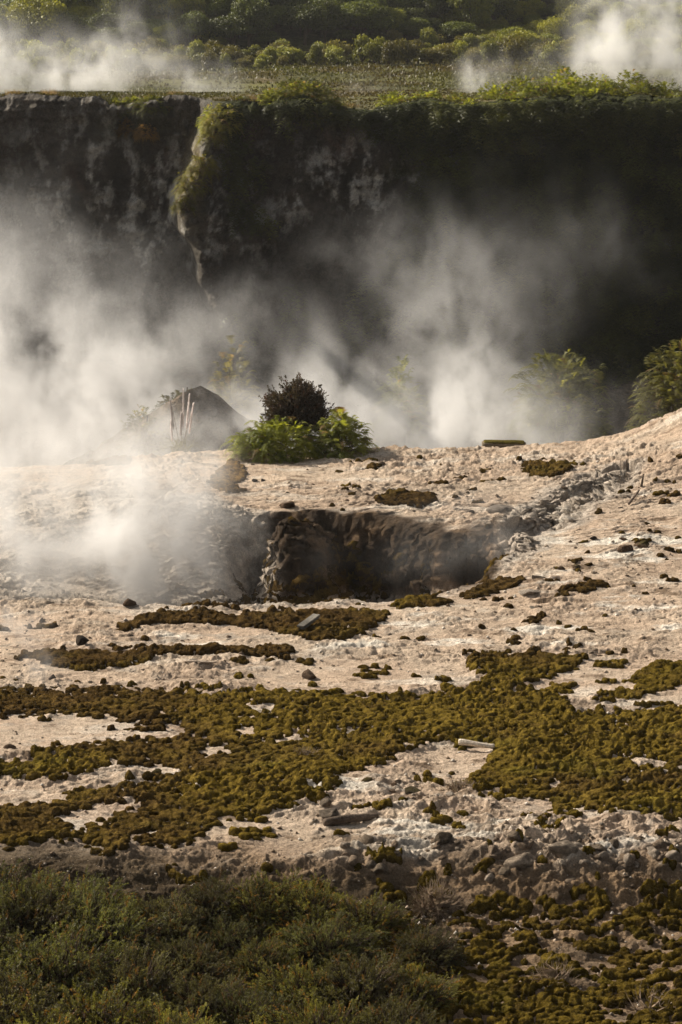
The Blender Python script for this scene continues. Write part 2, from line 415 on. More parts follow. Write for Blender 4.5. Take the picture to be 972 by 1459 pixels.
rust = np.clip(blob(p, q, 490, 185, 26, 50) + blob(p, q, 110, 250, 25, 30) * .6 + blob(p, q, 350, 195, 40, 30) * .5 + blob(p, q, 230, 220, 40, 40) * .5, 0, 1) * sstep(-.2, .4, fbm(x * 1.2, z * 1.2, y, oct=4))
cc = cc * (1 - .7 * rust[:, None]) + np.array([0.15, 0.085, 0.055]) * .7 * rust[:, None]
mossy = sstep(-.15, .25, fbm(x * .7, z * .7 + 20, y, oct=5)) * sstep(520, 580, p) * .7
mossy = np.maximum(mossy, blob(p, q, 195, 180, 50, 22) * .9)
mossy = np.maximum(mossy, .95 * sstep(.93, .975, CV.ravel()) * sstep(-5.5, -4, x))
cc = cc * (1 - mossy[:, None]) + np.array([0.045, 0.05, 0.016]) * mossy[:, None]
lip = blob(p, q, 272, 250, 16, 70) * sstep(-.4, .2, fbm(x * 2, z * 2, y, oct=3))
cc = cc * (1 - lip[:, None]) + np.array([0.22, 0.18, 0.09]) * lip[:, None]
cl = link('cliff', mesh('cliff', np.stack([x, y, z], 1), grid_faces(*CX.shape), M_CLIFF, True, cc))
tag(cl, 'tall dark rock cliff in shade behind the steam', kind='structure')

# plateau and hillside in one sheet
def land_far(x, y):
    z = TOPZ - 1.5 * sstep(97, 135, y) + 0.35 * fbm(x * .12, y * .12, oct=3) * sstep(97, 104, y) - 0.5 * sstep(130, 200, y)
    foot = 178 + 0.10 * x + 10 * fbm(x * .02 + 4, y * 0 + 1, oct=2)
    t = np.clip(y - foot, 0, 400)
    z = z + 0.24 * t * sstep(0, 45, t) + 3.0 * fbm(x * .03, y * .03, oct=3) * sstep(0, 40, t)
    # a gully falling to the right, shaded on its near side
    gx0 = 4 + (y - 190) * 0.30
    z = z + 7.0 * np.exp(-((x - gx0 + 16) / 13) ** 2) * sstep(10, 60, t) - 3.0 * np.exp(-((x - gx0 - 4) / 8) ** 2) * sstep(0, 50, t)
    return z
pxs = np.concatenate([np.arange(-220, -60, 4.0), np.arange(-60, 60, 0.45), np.arange(60, 221, 4.0)])
cyr = np.interp(pxs, cx_, CY[-1]); rzr = np.interp(pxs, cx_, CZ[-1])
pv = np.concatenate([np.linspace(0, 10, 60)[:-1], np.linspace(10, 120, 200)[:-1], np.linspace(120, 420, 130)])
PXX, PV = np.meshgrid(pxs, pv)
PYY = cyr[None, :] + PV
lf = land_far(PXX.ravel(), PYY.ravel()).reshape(PXX.shape)
blend = sstep(0, 4, PV)
PZ = rzr[None, :] * (1 - blend) + lf * blend
x, y, z = PXX.ravel(), PYY.ravel(), PZ.ravel()
pc = np.array([0.095, 0.092, 0.030]) * (0.75 + .5 * sstep(-.4, .4, fbm(x * .2, y * .1, oct=5)))[:, None]
br = sstep(0.0, .4, fbm(x * .25 + 40, y * .09, oct=4))[:, None] * .6
pc = pc * (1 - br) + np.array([0.12, 0.085, 0.045]) * br
rk = (1 - sstep(1.0, 5.0, PV.ravel()))[:, None] * .12
pc = pc * (1 - rk) + np.array([0.30, 0.25, 0.19]) * rk
hl = sstep(190, 205, y)[:, None]
pc = pc * (1 - .5 * hl) + np.array([0.06, 0.055, 0.022]) * .5 * hl
h_ = link('hillside', mesh('hillside', np.stack([x, y, z], 1), grid_faces(*PXX.shape), M_GRASS, True, pc))
tag(h_, 'olive scrubby plateau rising into a green hillside', kind='structure')
def far_z(xx, yy):
    e = np.interp(xx, pxs, cyr); bl = sstep(0, 4, yy - e)
    return np.interp(xx, pxs, rzr) * (1 - bl) + land_far(xx, yy) * bl

# ------------------------------------------------------------------ moss
def P(*a): return np.array(a, dtype=float).reshape(-1, 2)
MAIN_IN = [P(-400, 985, 0, 986, 80, 985, 160, 987, 270, 992, 480, 994, 640, 991, 690, 980, 700, 968, 668, 955, 666, 942, 700, 936, 790, 939, 832, 946, 822, 957, 775, 968, 745, 975, 765, 985, 800, 1005, 835, 1019, 900, 1015, 972, 1008, 1350, 1000,
             1350, 1190, 972, 1177, 900, 1170, 820, 1160, 785, 1152, 800, 1144, 762, 1141, 700, 1140, 672, 1131, 663, 1118, 690, 1097, 712, 1074, 697, 1064, 650, 1066, 612, 1062, 570, 1078, 540, 1094, 500, 1103, 478, 1117, 480, 1130, 446, 1152, 400, 1166, 350, 1171, 300, 1180, 270, 1212, 180, 1212, 90, 1205, -400, 1215)]
MAIN_OUT = [P(-400, 1026, 0, 1025, 50, 1019, 130, 1018, 185, 1030, 235, 1028, 275, 1048, 228, 1056, 180, 1057, 130, 1065, 60, 1076, 20, 1090, -400, 1094),
            P(-400, 1112, 0, 1111, 90, 1113, 150, 1104, 180, 1092, 235, 1093, 266, 1103, 215, 1119, 165, 1130, 95, 1140, 85, 1154, -400, 1156),
            P(75, 1163, 130, 1150, 195, 1148, 200, 1156, 120, 1180, 78, 1176), P(278, 1066, 320, 1066, 330, 1073, 295, 1078), P(350, 1060, 455, 1057, 455, 1063, 352, 1064),
            P(348, 1015, 385, 1014, 388, 1021, 355, 1024), P(338, 1045, 362, 1043, 358, 1053, 340, 1053), P(312, 1186, 400, 1170, 430, 1172, 405, 1190, 330, 1196), P(225, 1048, 262, 1046, 268, 1054, 232, 1056),
            P(480, 1044, 500, 1040, 515, 1045, 490, 1050), P(775, 1115, 790, 1113, 805, 1128, 790, 1130), P(870, 1078, 935, 1092, 960, 1110, 945, 1112, 900, 1092)]
MAIN_ADD = [P(188, 1033, 235, 1032, 234, 1043, 190, 1042), P(92, 1141, 150, 1132, 212, 1122, 205, 1147, 100, 1149), P(762, 985, 812, 976, 816, 984, 775, 993), P(0, 1158, 70, 1152, 85, 1158, 60, 1170, 0, 1176),
            P(325, 1190, 385, 1184, 395, 1192, 340, 1200), P(95, 1002, 160, 1000, 165, 1024, 100, 1020)]
LOWR = P(380, 1245, 560, 1226, 640, 1235, 720, 1212, 800, 1235, 1350, 1195, 1350, 1520, 420, 1520, 500, 1330)
PATCH = [
 (P(165, 899, 215, 876, 280, 873, 340, 880, 390, 878, 430, 872, 500, 868, 555, 872, 545, 886, 520, 906, 490, 918, 450, 920, 420, 912, 380, 900, 330, 891, 270, 889, 220, 895, 180, 902), 'long olive brown moss band lying beneath the tilted grey board'),
 (P(30, 936, 70, 931, 160, 935, 230, 928, 300, 925, 360, 928, 416, 927, 418, 940, 370, 942, 300, 938, 230, 942, 180, 955, 120, 959, 60, 948), 'brown moss strip behind the smooth sandy flat, beside the small steam wisp'),
 (P(250, 849, 380, 853, 440, 845, 480, 837, 520, 843, 572, 842, 570, 850, 500, 855, 440, 859, 400, 860, 300, 857), 'thin moss ridge along the near rim of the dark pit'),
 (P(655, 852, 690, 835, 740, 826, 750, 832, 700, 849, 665, 857), 'small brown moss hummocks at the right end of the pit rim'),
 (P(557, 862, 600, 852, 645, 860, 620, 868, 570, 869), 'dark moss hummock on a grey ledge in front of the pit'),
 (P(743, 675, 768, 664, 805, 667, 818, 677, 790, 686, 752, 684), 'brown moss hummock on the far terrace in front of the mossy slab'),
 (P(530, 716, 560, 707, 612, 709, 622, 720, 600, 729, 540, 722), 'brown moss tufts behind the dark pit wall'),
 (P(298, 692, 312, 672, 330, 655, 346, 665, 347, 686, 330, 691, 347, 701, 320, 709), 'greenish moss patch at the foot of the fern clump, left side'),
 (P(92, 652, 110, 640, 150, 652, 190, 660, 180, 669, 120, 666), 'rusty moss mat half veiled by steam on the left terrace'),
 (P(904, 962, 940, 948, 972, 944, 1350, 935, 1350, 985, 972, 980, 930, 992, 906, 986), 'moss patch at the right border above the main moss mat'),
 (P(846, 992, 885, 986, 918, 992, 915, 999, 860, 999), 'small oval moss patch just left of the right border patch'),
 (P(372, 760, 395, 742, 440, 738, 452, 750, 424, 764, 385, 772), 'moss cap on the brown mound inside the pit'),
 (P(442, 742, 480, 731, 520, 738, 560, 748, 610, 757, 604, 768, 560, 762, 500, 752, 450, 752), 'dark moss fringe along the far rim of the pit'),
 (P(800, 848, 850, 834, 872, 838, 830, 850), 'faint brown moss streak on the right hand slope'),
]
sp_ = 0.078
cxs = np.arange(-16, 16, sp_); cys = np.arange(21, 60, sp_ * 0.95)
MX, MY = np.meshgrid(cxs, cys)
mr = np.random.default_rng(11)
MX = MX + mr.uniform(-.5, .5, MX.shape) * sp_; MY = MY + mr.uniform(-.5, .5, MY.shape) * sp_
MCX, MCY = MX.ravel(), MY.ravel()
mz, msd = base_height(MCX, MCY)
mpx, mpy = proj(MCX, MCY, mz)
nz1 = fbm(MCX * 0.9, MCY * 1.3, oct=4); nz2 = fbm(MCX * 2.7 + 9, MCY * 3.3, oct=3)
def pin(poly, wob=9.0): return sdist(mpx, mpy * 1.0, poly) + wob * nz1 * 1.5 + wob * .9 * nz2
mm = np.full(MCX.shape, -1e3)
for p_ in MAIN_IN: mm = np.maximum(mm, pin(p_, 6))
for p_ in MAIN_OUT: mm = np.minimum(mm, -pin(p_, 4))
for p_ in MAIN_ADD: mm = np.maximum(mm, pin(p_, 3))
inner_gap = ((nz2 > 0.32) & (mm < 34)) | (fbm(MCX * 5 + 3, MCY * 6, oct=3) > .30)
mm = mm + mr.uniform(-9, 5, MCX.shape)
cell = np.where((mm > 0) & ~inner_gap, 0, -1)
lr = pin(LOWR, 14)
cov = fbm(MCX * 2.6 + 3, MCY * 3.2 + 8, oct=4, gain=.65) + 0.16 * sstep(1290, 1440, mpy) - .02 + mr.uniform(-.12, .12, MCX.shape)
rnd = mr.uniform(0, 1, MCX.shape)
cell = np.where((cell < 0) & (lr > 0) & (cov > 0.075 + .10 * sstep(1330, 1230, mpy)) & (rnd < .93), 0, cell)
# lone tufts
lone = (cell < 0) & (mpy > 860) & (fbm(MCX * 1.2 + 70, MCY * 1.9, oct=3) > 0.30) & (rnd < 0.30)

lone |= (cell < 0) & (mpy > 655) & (mpy < 860) & (mpx > 470) & (msd < -.1) & (fbm(MCX * 1.5 + 30, MCY * 2.2, oct=4, gain=.65) > .27) & (rnd < .55)
cell = np.where(lone, 0, cell)
for k, (p_, _) in enumerate(PATCH):
    cell = np.where((pin(p_, 2.5) > 0), k + 1, cell)
cr = mr.uniform(0.6, 1.4, MCX.shape) * sp_ * 0.62
chh = mr.uniform(0.25, 1.4, MCX.shape) * 0.035
steep = (base_height(MCX, MCY + .12)[0] - base_height(MCX, MCY - .12)[0]) > .13
cell = np.where(steep & (mpy < 860) & (mpy > 700), -1, cell)
cellg = cell.reshape(MX.shape)
for k in range(len(PATCH)):                                                  # a patch is one connected piece; loose tufts join the cover
    todo = set(zip(*[a.tolist() for a in np.nonzero(cellg == k + 1)])); comps = []
    while todo:
        st_ = [todo.pop()]; cc_ = []
        while st_:
            a, b = st_.pop(); cc_.append((a, b))
            for da in (-1, 0, 1):
                for db in (-1, 0, 1):
                    if (a + da, b + db) in todo: todo.discard((a + da, b + db)); st_.append((a + da, b + db))
        comps.append(cc_)
    comps.sort(key=len)
    for cc_ in comps[:-1]:
        for a, b in cc_: cellg[a, b] = 0
 
crg = cr.reshape(MX.shape); chg = chh.reshape(MX.shape)
dome = np.zeros(XX.shape, f32); did = np.full(XX.shape, -1, np.int16)
sel = np.nonzero((YY.ravel() < 59) & (np.abs(XX.ravel()) < 15.7) & (YY.ravel() > 21.4))[0]
xs_, ys_ = XX.ravel()[sel], YY.ravel()[sel]
xw = xs_ + 0.028 * perlin(xs_ * 9, ys_ * 9) + .014 * perlin(xs_ * 19, ys_ * 19); yw = ys_ + 0.022 * perlin(xs_ * 9 + 40, ys_ * 9) + .014 * perlin(xs_ * 19 + 9, ys_ * 19)
ci = np.clip(((xs_ + 16) / sp_).round().astype(int), 1, MX.shape[1] - 2); cj = np.clip(((ys_ - 21) / (sp_ * .95)).round().astype(int), 1, MX.shape[0] - 2)
best = np.zeros(len(sel), f32); bid = np.full(len(sel), -1, np.int16)
for dj in (-1, 0, 1):
    for di in (-1, 0, 1):
        jj, ii = cj + dj, ci + di
        d2 = ((xw - MX[jj, ii]) / (crg[jj, ii] * 1.5)) ** 2 + ((yw - MY[jj, ii]) / crg[jj, ii]) ** 2
        hh = np.where((d2 < 1) & (cellg[jj, ii] >= 0), chg[jj, ii] * np.sqrt(np.clip(1 - d2, 0, 1)) + 0.008, 0)
        up = hh > best
        best = np.where(up, hh, best); bid = np.where(up, cellg[jj, ii], bid)
dome.ravel()[sel] = best; did.ravel()[sel] = bid
mass = 0.065 * np.clip(fbm(xf * 2.0, yf * 3.2, oct=5, gain=.66) + .35, 0, 1).reshape(XX.shape) + 0.008 * fbm(xf * 22, yf * 26, oct=2).reshape(XX.shape)
has = dome > 0
MZ = np.where(has, ZZ + dome * 1.0 + mass * sstep(0.008, .03, dome), ZZ - 0.02)
fany = has[:-1, :-1] | has[1:, :-1] | has[:-1, 1:] | has[1:, 1:]
fid = np.maximum(np.maximum(did[:-1, :-1], did[1:, :-1]), np.maximum(did[:-1, 1:], did[1:, 1:]))
rowpy = PY.ravel()
ol = np.array([0.178, 0.122, 0.022]); br_ = np.array([0.105, 0.064, 0.022]); gr_ = np.array([0.150, 0.122, 0.022])
t1 = sstep(-.35, .3, fbm(xf * .45 + 11, yf * .6, oct=4) + .35 * sstep(150, 500, PX.ravel()) - .05 - .55 * sstep(960, 930, rowpy))[:, None]
mc = br_ * (1 - t1) + ol * t1
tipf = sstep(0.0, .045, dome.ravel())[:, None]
t2 = (sstep(.1, .5, fbm(xf * .8 - 5, yf * 1.1, oct=3)) * .6)[:, None]
mc = mc * (1 - t2) + gr_ * t2 * (0.4 + .6 * t1) + br_ * t2 * .6 * (1 - t1)
t3 = (sstep(.05, .35, fbm(xf * 3.5, yf * 4.5, oct=4, gain=.65)) * .6)[:, None]
mc = mc * (1 - t3) + np.array([0.12, .075, .026]) * t3
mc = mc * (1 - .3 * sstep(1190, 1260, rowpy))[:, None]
mc = mc * (.38 + 1.0 * tipf) * (.8 + .5 * sstep(-.4, .4, fbm(xf * 9, yf * 9, oct=3)))[:, None]  # browner cushion sides, with the shade of the gaps painted in as well
def sub_grid(faces_mask, zarr, colours, name, mat):
    fj, fi = np.nonzero(faces_mask)
    q = np.stack([fj * NC + fi, fj * NC + fi + 1, (fj + 1) * NC + fi + 1, (fj + 1) * NC + fi], 1)
    u, inv = np.unique(q.ravel(), return_inverse=True)
    v = np.stack([xf[u], yf[u], zarr.ravel()[u]], 1)
    org = np.array([v[:, 0].mean(), v[:, 1].mean(), v[:, 2].min()])
    o = link(name, mesh(name, v - org, inv.reshape(-1, 4), mat, True, colours[u]), loc=tuple(org))
    return o
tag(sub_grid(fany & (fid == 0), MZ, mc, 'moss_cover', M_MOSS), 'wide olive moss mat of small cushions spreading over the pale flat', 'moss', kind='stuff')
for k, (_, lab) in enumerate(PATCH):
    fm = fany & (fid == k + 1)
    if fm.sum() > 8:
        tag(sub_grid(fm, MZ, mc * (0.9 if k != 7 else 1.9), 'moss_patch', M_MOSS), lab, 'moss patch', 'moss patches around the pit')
def gz_at(x, y):
    u = x / (y + 2.4); i = (u - U[0]) / (U[1] - U[0]); j = float(np.interp(y, YS, np.arange(NR)))
    i = min(max(i, 0), NC - 1.001); j = min(max(j, 0), NR - 1.001); a, b = int(i), int(j); fi, fj = i - a, j - b
    return float((ZZ[b, a] * (1 - fi) + ZZ[b, a + 1] * fi) * (1 - fj) + (ZZ[b + 1, a] * (1 - fi) + ZZ[b + 1, a + 1] * fi) * fj)

# ------------------------------------------------------------------ stones
def ico(sub):
    import bmesh
    bm = bmesh.new(); bmesh.ops.create_icosphere(bm, subdivisions=sub, radius=1.0)
    v = np.array([p.co[:] for p in bm.verts]); f = np.array([[q.index for q in p.verts] for p in bm.faces]); bm.free()
    return v, f
IV, IF_ = ico(4); IV2, IF2 = ico(3)
def rock_mesh(name, seed, col=(0.12, 0.09, 0.065), flat=0.6, V=IV, Fc=IF_, top=None, rough=1.0):
    r = np.random.default_rng(seed)
    v = V.copy()
    for _ in range(10):                                                       # chop facets off
        nrm = r.normal(size=3); nrm /= np.linalg.norm(nrm); d = r.uniform(.38, .8)
        s = v @ nrm; v = v - np.clip(s - d, 0, None)[:, None] * nrm * .85
    o = r.uniform(0, 50, 3)
    k = 1 + rough * (.22 * fbm(v[:, 0] * 1.2 + o[0], v[:, 1] * 1.2 + o[1], v[:, 2] * 1.2 + o[2], oct=5, gain=.6))
    v = v * k[:, None] * np.array([1, r.uniform(.7, 1), flat])
    n = sstep(-.3, .4, fbm(v[:, 0] * 3 + o[1], v[:, 1] * 3, v[:, 2] * 3, oct=3))
    c = np.array(col) * (.7 + .6 * n[:, None])
    if top is not None:
        t = sstep(0.0, .35, v[:, 2] + .25 * fbm(v[:, 0] * 3, v[:, 1] * 3, v[:, 2] * 3))[:, None]
        c = c * (1 - t) + np.array(top) * t
    v[:, 2] += flat * .55
    return mesh(name, v, Fc, M_STONE, False, c)
def place_rock(name, px, py, w, me, label, cat='rock', group=None, zs=1.0, rz=0.0, sink=0.0, ys=1.0):
    """w: width in the photograph; py: its foot"""
    x, y = at(px, py, 0.0); z = gz_at(x, y)
    for _ in range(3): x, y = at(px, py, z); z = gz_at(x, y)
    s = w / 2 * (y / cp) / F
    o = link(name, me, loc=(x, y, z - sink * s)); o.scale = (s, s * ys, s * zs); o.rotation_euler.z = rz
    return tag(o, label, cat, group)
BR, DK, PALE, MS = (0.15, 0.10, 0.065), (0.06, 0.045, 0.032), (0.44, 0.37, 0.30), (0.085, 0.065, 0.02)
SPECIAL = [
 (441, 966, 26, BR, .85, None, 'angular brown boulder standing alone on the smooth sandy flat'),
 (117, 916, 27, DK, .8, None, 'dark knobbly boulder on the pale ground between the two left moss bands'),
 (61, 886, 14, BR, .7, None, 'small squarish brown rock on the pinkish slope behind the dark boulder'),
 (74, 968, 20, DK, .7, None, 'dark rock beneath the little steam wisp'),
 (83, 884-30, 13, BR, .6, None, 'small dark rock near the left steam, at the pit edge'),
 (185, 862, 22, BR, .75, None, 'lumpy pale brown rock beside the bright steam column'),
 (17, 1066, 24, BR, .45, None, 'flat brown rock alone on the bare sand at the left border'),
 (408, 722, 30, BR, .6, None, 'rounded brown boulder on the terrace behind the pit mound'),
 (364, 686, 12, DK, .6, None, 'small dark rock on the terrace below the fern clump'),
 (374, 685, 9, DK, .6, None, 'tiny dark rock right against the small dark rock below the ferns'),
 (891, 786, 25, BR, .6, None, 'brown rock in the cluster on the right hand slope, largest of three'),
 (915, 775, 30, BR, .45, MS, 'flat mossy rock beside the largest rock on the right hand slope'),
 (888, 768, 14, BR, .45, None, 'smallest rock of the slope cluster, just behind the largest'),
 (766, 824, 24, DK, .5, None, 'dark flat rock above the pit rim hummocks'),
 (822, 808, 22, BR, .5, MS, 'low mossy rock halfway up the slope'),
 (800, 812, 14, BR, .6, None, 'small brown rock next to the low mossy rock on the slope'),
 (755, 846, 34, PALE, .4, None, 'pale flat slab with a shadowed edge near the pit rim'),
 (845, 768, 12, DK, .6, None, 'small dark rock on the upper slope'),
 (633, 968, 20, DK, .45, MS, 'dark mossy rock on the sandy flat near the moss arm'),
 (614, 993, 14, DK, .6, MS, 'small mossy lump at the upper edge of the big moss mat'),
 (588, 1128, 32, DK, .45, (0.07, .055, .02), 'dark mossy rock on the pale ground right of the moss bay'),
 (562, 1118, 12, BR, .6, None, 'small pointed rock beside the dark mossy rock in the bay'),
 (525, 1112, 26, BR, .4, MS, 'flat mossy rock at the edge of the moss bay'),
 (502, 1042, 34, PALE, .4, None, 'pale stone embedded in the middle of the moss mat'),
 (378, 1104, 22, BR, .5, MS, 'round mossy hummock rock in the middle of the moss mat'),
 (225, 1104, 20, DK, .6, MS, 'dark mossy rock at the edge of the bare sand tongue'),
 (473, 1160, 40, (0.2, .16, .12), .65, None, 'rugged grey brown rock next to the dark driftwood log'),
 (465, 1150, 24, (0.2, .16, .12), .7, None, 'smaller rugged rock behind the dark driftwood log'),
 (632, 1240, 36, (0.1, .075, .05), .75, None, 'dark rough boulder in the rubble ledge, darkest one'),
 (740, 1210, 56, (0.38, .3, .22), .5, None, 'broad pale boulder in the rubble ledge'),
 (800, 1218, 54, (0.3, .24, .18), .6, None, 'tan boulder in the rubble ledge, right of the broad pale one'),
 (700, 1198, 28, PALE, .6, None, 'small pale boulder at the back of the rubble ledge'),
 (715, 725, 46, (0.25, .21, .17), .35, None, 'low grey brown mound rock on the terrace behind the pit corner'),
 (783, 722, 34, (0.22, .18, .14), .45, None, 'low grey rock on the slope edge right of the terrace mound'),
 (640, 1106, 10, PALE, .6, None, 'small pale stone by the bleached log end'),
 (641, 1134, 18, PALE, .5, None, 'small pale stone at the moss edge below the dry shrub'),
 (755, 1140, 14, PALE, .5, None, 'small pale stone in the moss gap'),
 (655, 640, 14, PALE, .5, None, 'pale stone on the terrace skyline left of the mossy slab'),
 (818, 638, 12, (0.2, .16, .12), .5, None, 'small grey stone on the terrace skyline right of the mossy slab'),
]
for i, (px, py, w, c, fl, top, lab) in enumerate(SPECIAL):
    place_rock('boulder' if w > 24 else 'rock', px, py, w, rock_mesh('rock', 100 + i, c, fl, top=top), lab, 'rock', rz=RNG.uniform(0, 6), sink=.15)
# mossy slab on the terrace edge
x, y = at(718, 642, 0.3)
sl = empty('mossy_slab', 'long flat mossy slab resting on the terrace skyline', 'slab', (x, y, gz_at(x, y) - .10))
# scattered stones
cols = [(0.2, .145, .10), (0.09, .068, .05), PALE, (0.36, .285, .21), (0.29, .25, .2)]
RUBV = [rock_mesh('stone', 540 + i, [(0.26, .19, .13), (0.12, .085, .055), (0.42, .34, .26), (0.31, .23, .16), (0.22, .17, .12)][i % 5], [.5, .6, .7, .8, .6][i % 5], IV2, IF2, rough=1.5) for i in range(15)]
RV = [rock_mesh('stone', 500 + i, cols[i % 5], [.5, .6, .5, .7, .45][i % 5], IV2, IF2) for i in range(15)]
LABS = {0: 'small rough brown stone scattered on the pale flat ground', 1: 'small dark stone scattered on the pale flat ground', 2: 'small pale crusty stone scattered on the pale flat ground',
        3: 'small tan stone scattered on the pale flat ground', 4: 'small grey brown stone scattered on the pale flat ground'}
def scatter(n, poly, wmin, wmax, labs, group, seed, name='stone', kinds=range(15), sink=.25):
    r = np.random.default_rng(seed); k = 0; lo, hi = poly.min(0), poly.max(0)
    while k < n:
        px, py = r.uniform(lo[0], hi[0]), r.uniform(lo[1], hi[1])
        if sdist(np.array([px]), np.array([py]), poly)[0] < 0: continue
        v = int(r.choice(list(kinds))); w = wmin + (wmax - wmin) * r.uniform() ** 2.2
        place_rock(name, px, py, w, (RUBV if name == 'rubble_stone' else RV)[v], labs[v % 5], 'stone', group, zs=r.uniform(.7, 1.2), rz=r.uniform(0, 6), sink=sink, ys=r.uniform(.8, 1.3)); k += 1
scatter(80, P(350, 650, 850, 645, 1000, 620, 1000, 930, 640, 930, 600, 870, 740, 830, 900, 700, 740, 740, 400, 725), 3, 12, LABS, 'small stones scattered over the pale ground', 21, kinds=(0, 1, 3, 5, 8, 10, 11, 13, 4, 3, 9, 14))
scatter(75, P(0, 862, 560, 870, 900, 900, 1000, 930, 700, 935, 560, 990, 0, 980), 3, 12, LABS, 'small stones scattered over the pale ground', 22)
scatter(45, P(480, 1120, 640, 1080, 800, 1160, 1000, 1185, 1000, 1200, 420, 1200), 4, 13, LABS, 'small stones scattered over the pale ground', 23)
scatter(20, P(0, 1028, 200, 1035, 200, 1055, 0, 1085), 3, 9, LABS, 'small stones scattered over the pale ground', 25)
RUB = {0: 'rough brown stone lying in the rubble ledge', 1: 'dark stone lying in the rubble ledge', 2: 'pale broken stone lying in the rubble ledge', 3: 'tan broken stone lying in the rubble ledge', 4: 'grey broken stone lying in the rubble ledge'}
scatter(150, P(480, 1205, 700, 1185, 850, 1182, 1000, 1195, 1000, 1310, 820, 1290, 640, 1290, 500, 1250), 7, 32, RUB, 'broken stones of the rubble ledge', 24, name='rubble_stone', kinds=(2, 3, 4, 7, 8, 9, 12, 13, 14, 0, 5), sink=.3)
# gravel: crumbs of crust, uncountable
def gravel():
    r = np.random.default_rng(5); n = 15000
    px = r.uniform(-150, 1120, n); py = 642 + (1480 - 642) * r.uniform(0, 1, n) ** .8
    keep = fbm(px / 60, py / 22, oct=3) + r.uniform(-.35, .35, n) > 0.0
    px, py = px[keep], py[keep]
    a, b = (px - 486) / F, (729.5 - py) / F
    t = -H / (-sp + b * cp); x = a * t; y = (cp + b * sp) * t
    for _ in range(2):
        z = height(x, y); t = (z - H) / (-sp + b * cp); x = a * t; y = (cp + b * sp) * t
    z = height(x, y); n = len(x)
    oc = np.array([[1, 0, 0], [0, 1, 0], [-1, 0, 0], [0, -1, 0], [0, 0, 1], [.3, .2, -.8]], float)
    of = np.array([[0, 1, 4], [1, 2, 4], [2, 3, 4], [3, 0, 4], [1, 0, 5], [2, 1, 5], [3, 2, 5], [0, 3, 5]])
    s = (.008 + .03 * r.uniform(0, 1, n) ** 4) * (1 + .5 * (y > 42))
    v = oc[None] * (1 + r.uniform(-.4, .4, (n, 6, 3))) * s[:, None, None]
    an = r.uniform(0, 6.28, n); c_, s_ = np.cos(an), np.sin(an)
    vx = v[..., 0] * c_[:, None] - v[..., 1] * s_[:, None]; vy = v[..., 0] * s_[:, None] + v[..., 1] * c_[:, None]
    V_ = np.stack([vx + x[:, None], vy + y[:, None], v[..., 2] * .8 + z[:, None] + s[:, None] * .2], -1).reshape(-1, 3)
    fc = (of[None] + 6 * np.arange(n)[:, None, None]).reshape(-1, 3)
    base = np.array([[0.45, .36, .27], [0.6, .54, .46], [0.14, .1, .065], [0.3, .25, .2]])[r.integers(0, 4, n)]
    return link('gravel', mesh('gravel', V_, fc, M_STONE, False, np.repeat(base, 6, 0)))
tag(gravel(), 'loose crumbs of pale and brown crust strewn over the ground', 'gravel', kind='stuff')

# ------------------------------------------------------------------ driftwood, board
def log_mesh(name, L, r0, r1, col, seed, sx=1.0, sz=1.0, bend=.05):
    r = np.random.default_rng(seed); n, m = 26, 14
    t = np.linspace(0, 1, n)[:, None]; a = np.linspace(0, 2 * math.pi, m, endpoint=False)[None]
    x = (t - .5) * L + 0 * a
    rad = (r0 + (r1 - r0) * t) * (1 + .16 * perlin(np.cos(a) * 2 + 0 * t, np.sin(a) * 2 + 0 * t, t * 3 + seed) + .06 * perlin(np.cos(a) * 6 + 0 * t, np.sin(a) * 6 + 0 * t, t * 2 + seed))
    rad = rad * np.where((t < .001) | (t > .999), .82, 1.0)
    y = rad * np.cos(a) * sx + bend * L * np.sin(t * 3 + seed); z = rad * np.sin(a) * sz + bend * .3 * L * np.sin(t * 5)
    v = np.stack([x, y, z], -1).reshape(-1, 3)
    f = []
    for i in range(n - 1):
        for j in range(m): f.append((i * m + j, (i + 1) * m + j, (i + 1) * m + (j + 1) % m, i * m + (j + 1) % m))
    v = np.concatenate([v, [[-L / 2 - .004, y[0].mean(), z[0].mean()], [L / 2 + .004, y[-1].mean(), z[-1].mean()]]])
    for j in range(0, m, 1):
        f.append((n * m, j, (j + 1) % m, (j + 1) % m)); f.append((n * m + 1, (n - 1) * m + (j + 1) % m, (n - 1) * m + j, (n - 1) * m + j))
    f = np.array(f); q = f[f[:, 2] != f[:, 3]]; tr = f[f[:, 2] == f[:, 3]][:, :3]
    tri = np.concatenate([q[:, [0, 1, 2]], q[:, [0, 2, 3]], tr])
    c = np.array(col) * (.75 + .5 * sstep(-.4, .4, perlin(v[:, 0] * 3, v[:, 1] * 30, v[:, 2] * 30)))[:, None]
    return mesh(name, v, tri, M_WOOD, False, c)
def slab_build():
    m_ = link('stone', log_mesh('slab_stone', 1.06, .105, .085, (0.13, .105, .07), 12, 1.9, 1.0, .01), sl); m_.location = (0, 0, .19)
    m2_ = link('moss_top', log_mesh('slab_moss', .98, .07, .06, (0.17, .14, .035), 13, 2.3, .8, .01), sl); m2_.location = (0, .01, .255); 
    m2_.data.materials.clear(); m2_.data.materials.append(M_MOSS)
slab_build()
def lay(name, px, py, me, rz, ry, lift, label, cat):
    x, y = at(px, py, 0); z = gz_at(x, y)
    for _ in range(3): x, y = at(px, py, z); z = gz_at(x, y)
    o = link(name, me, loc=(x, y, z + lift)); o.rotation_euler = (0, ry, rz)
    return tag(o, label, cat)
lay('driftwood_log', 679, 1069, log_mesh('log', .56, .048, .036, (0.52, .45, .36), 3), math.radians(-14), .03, .10, 'short bleached log lying at the edge of the moss mat', 'log')
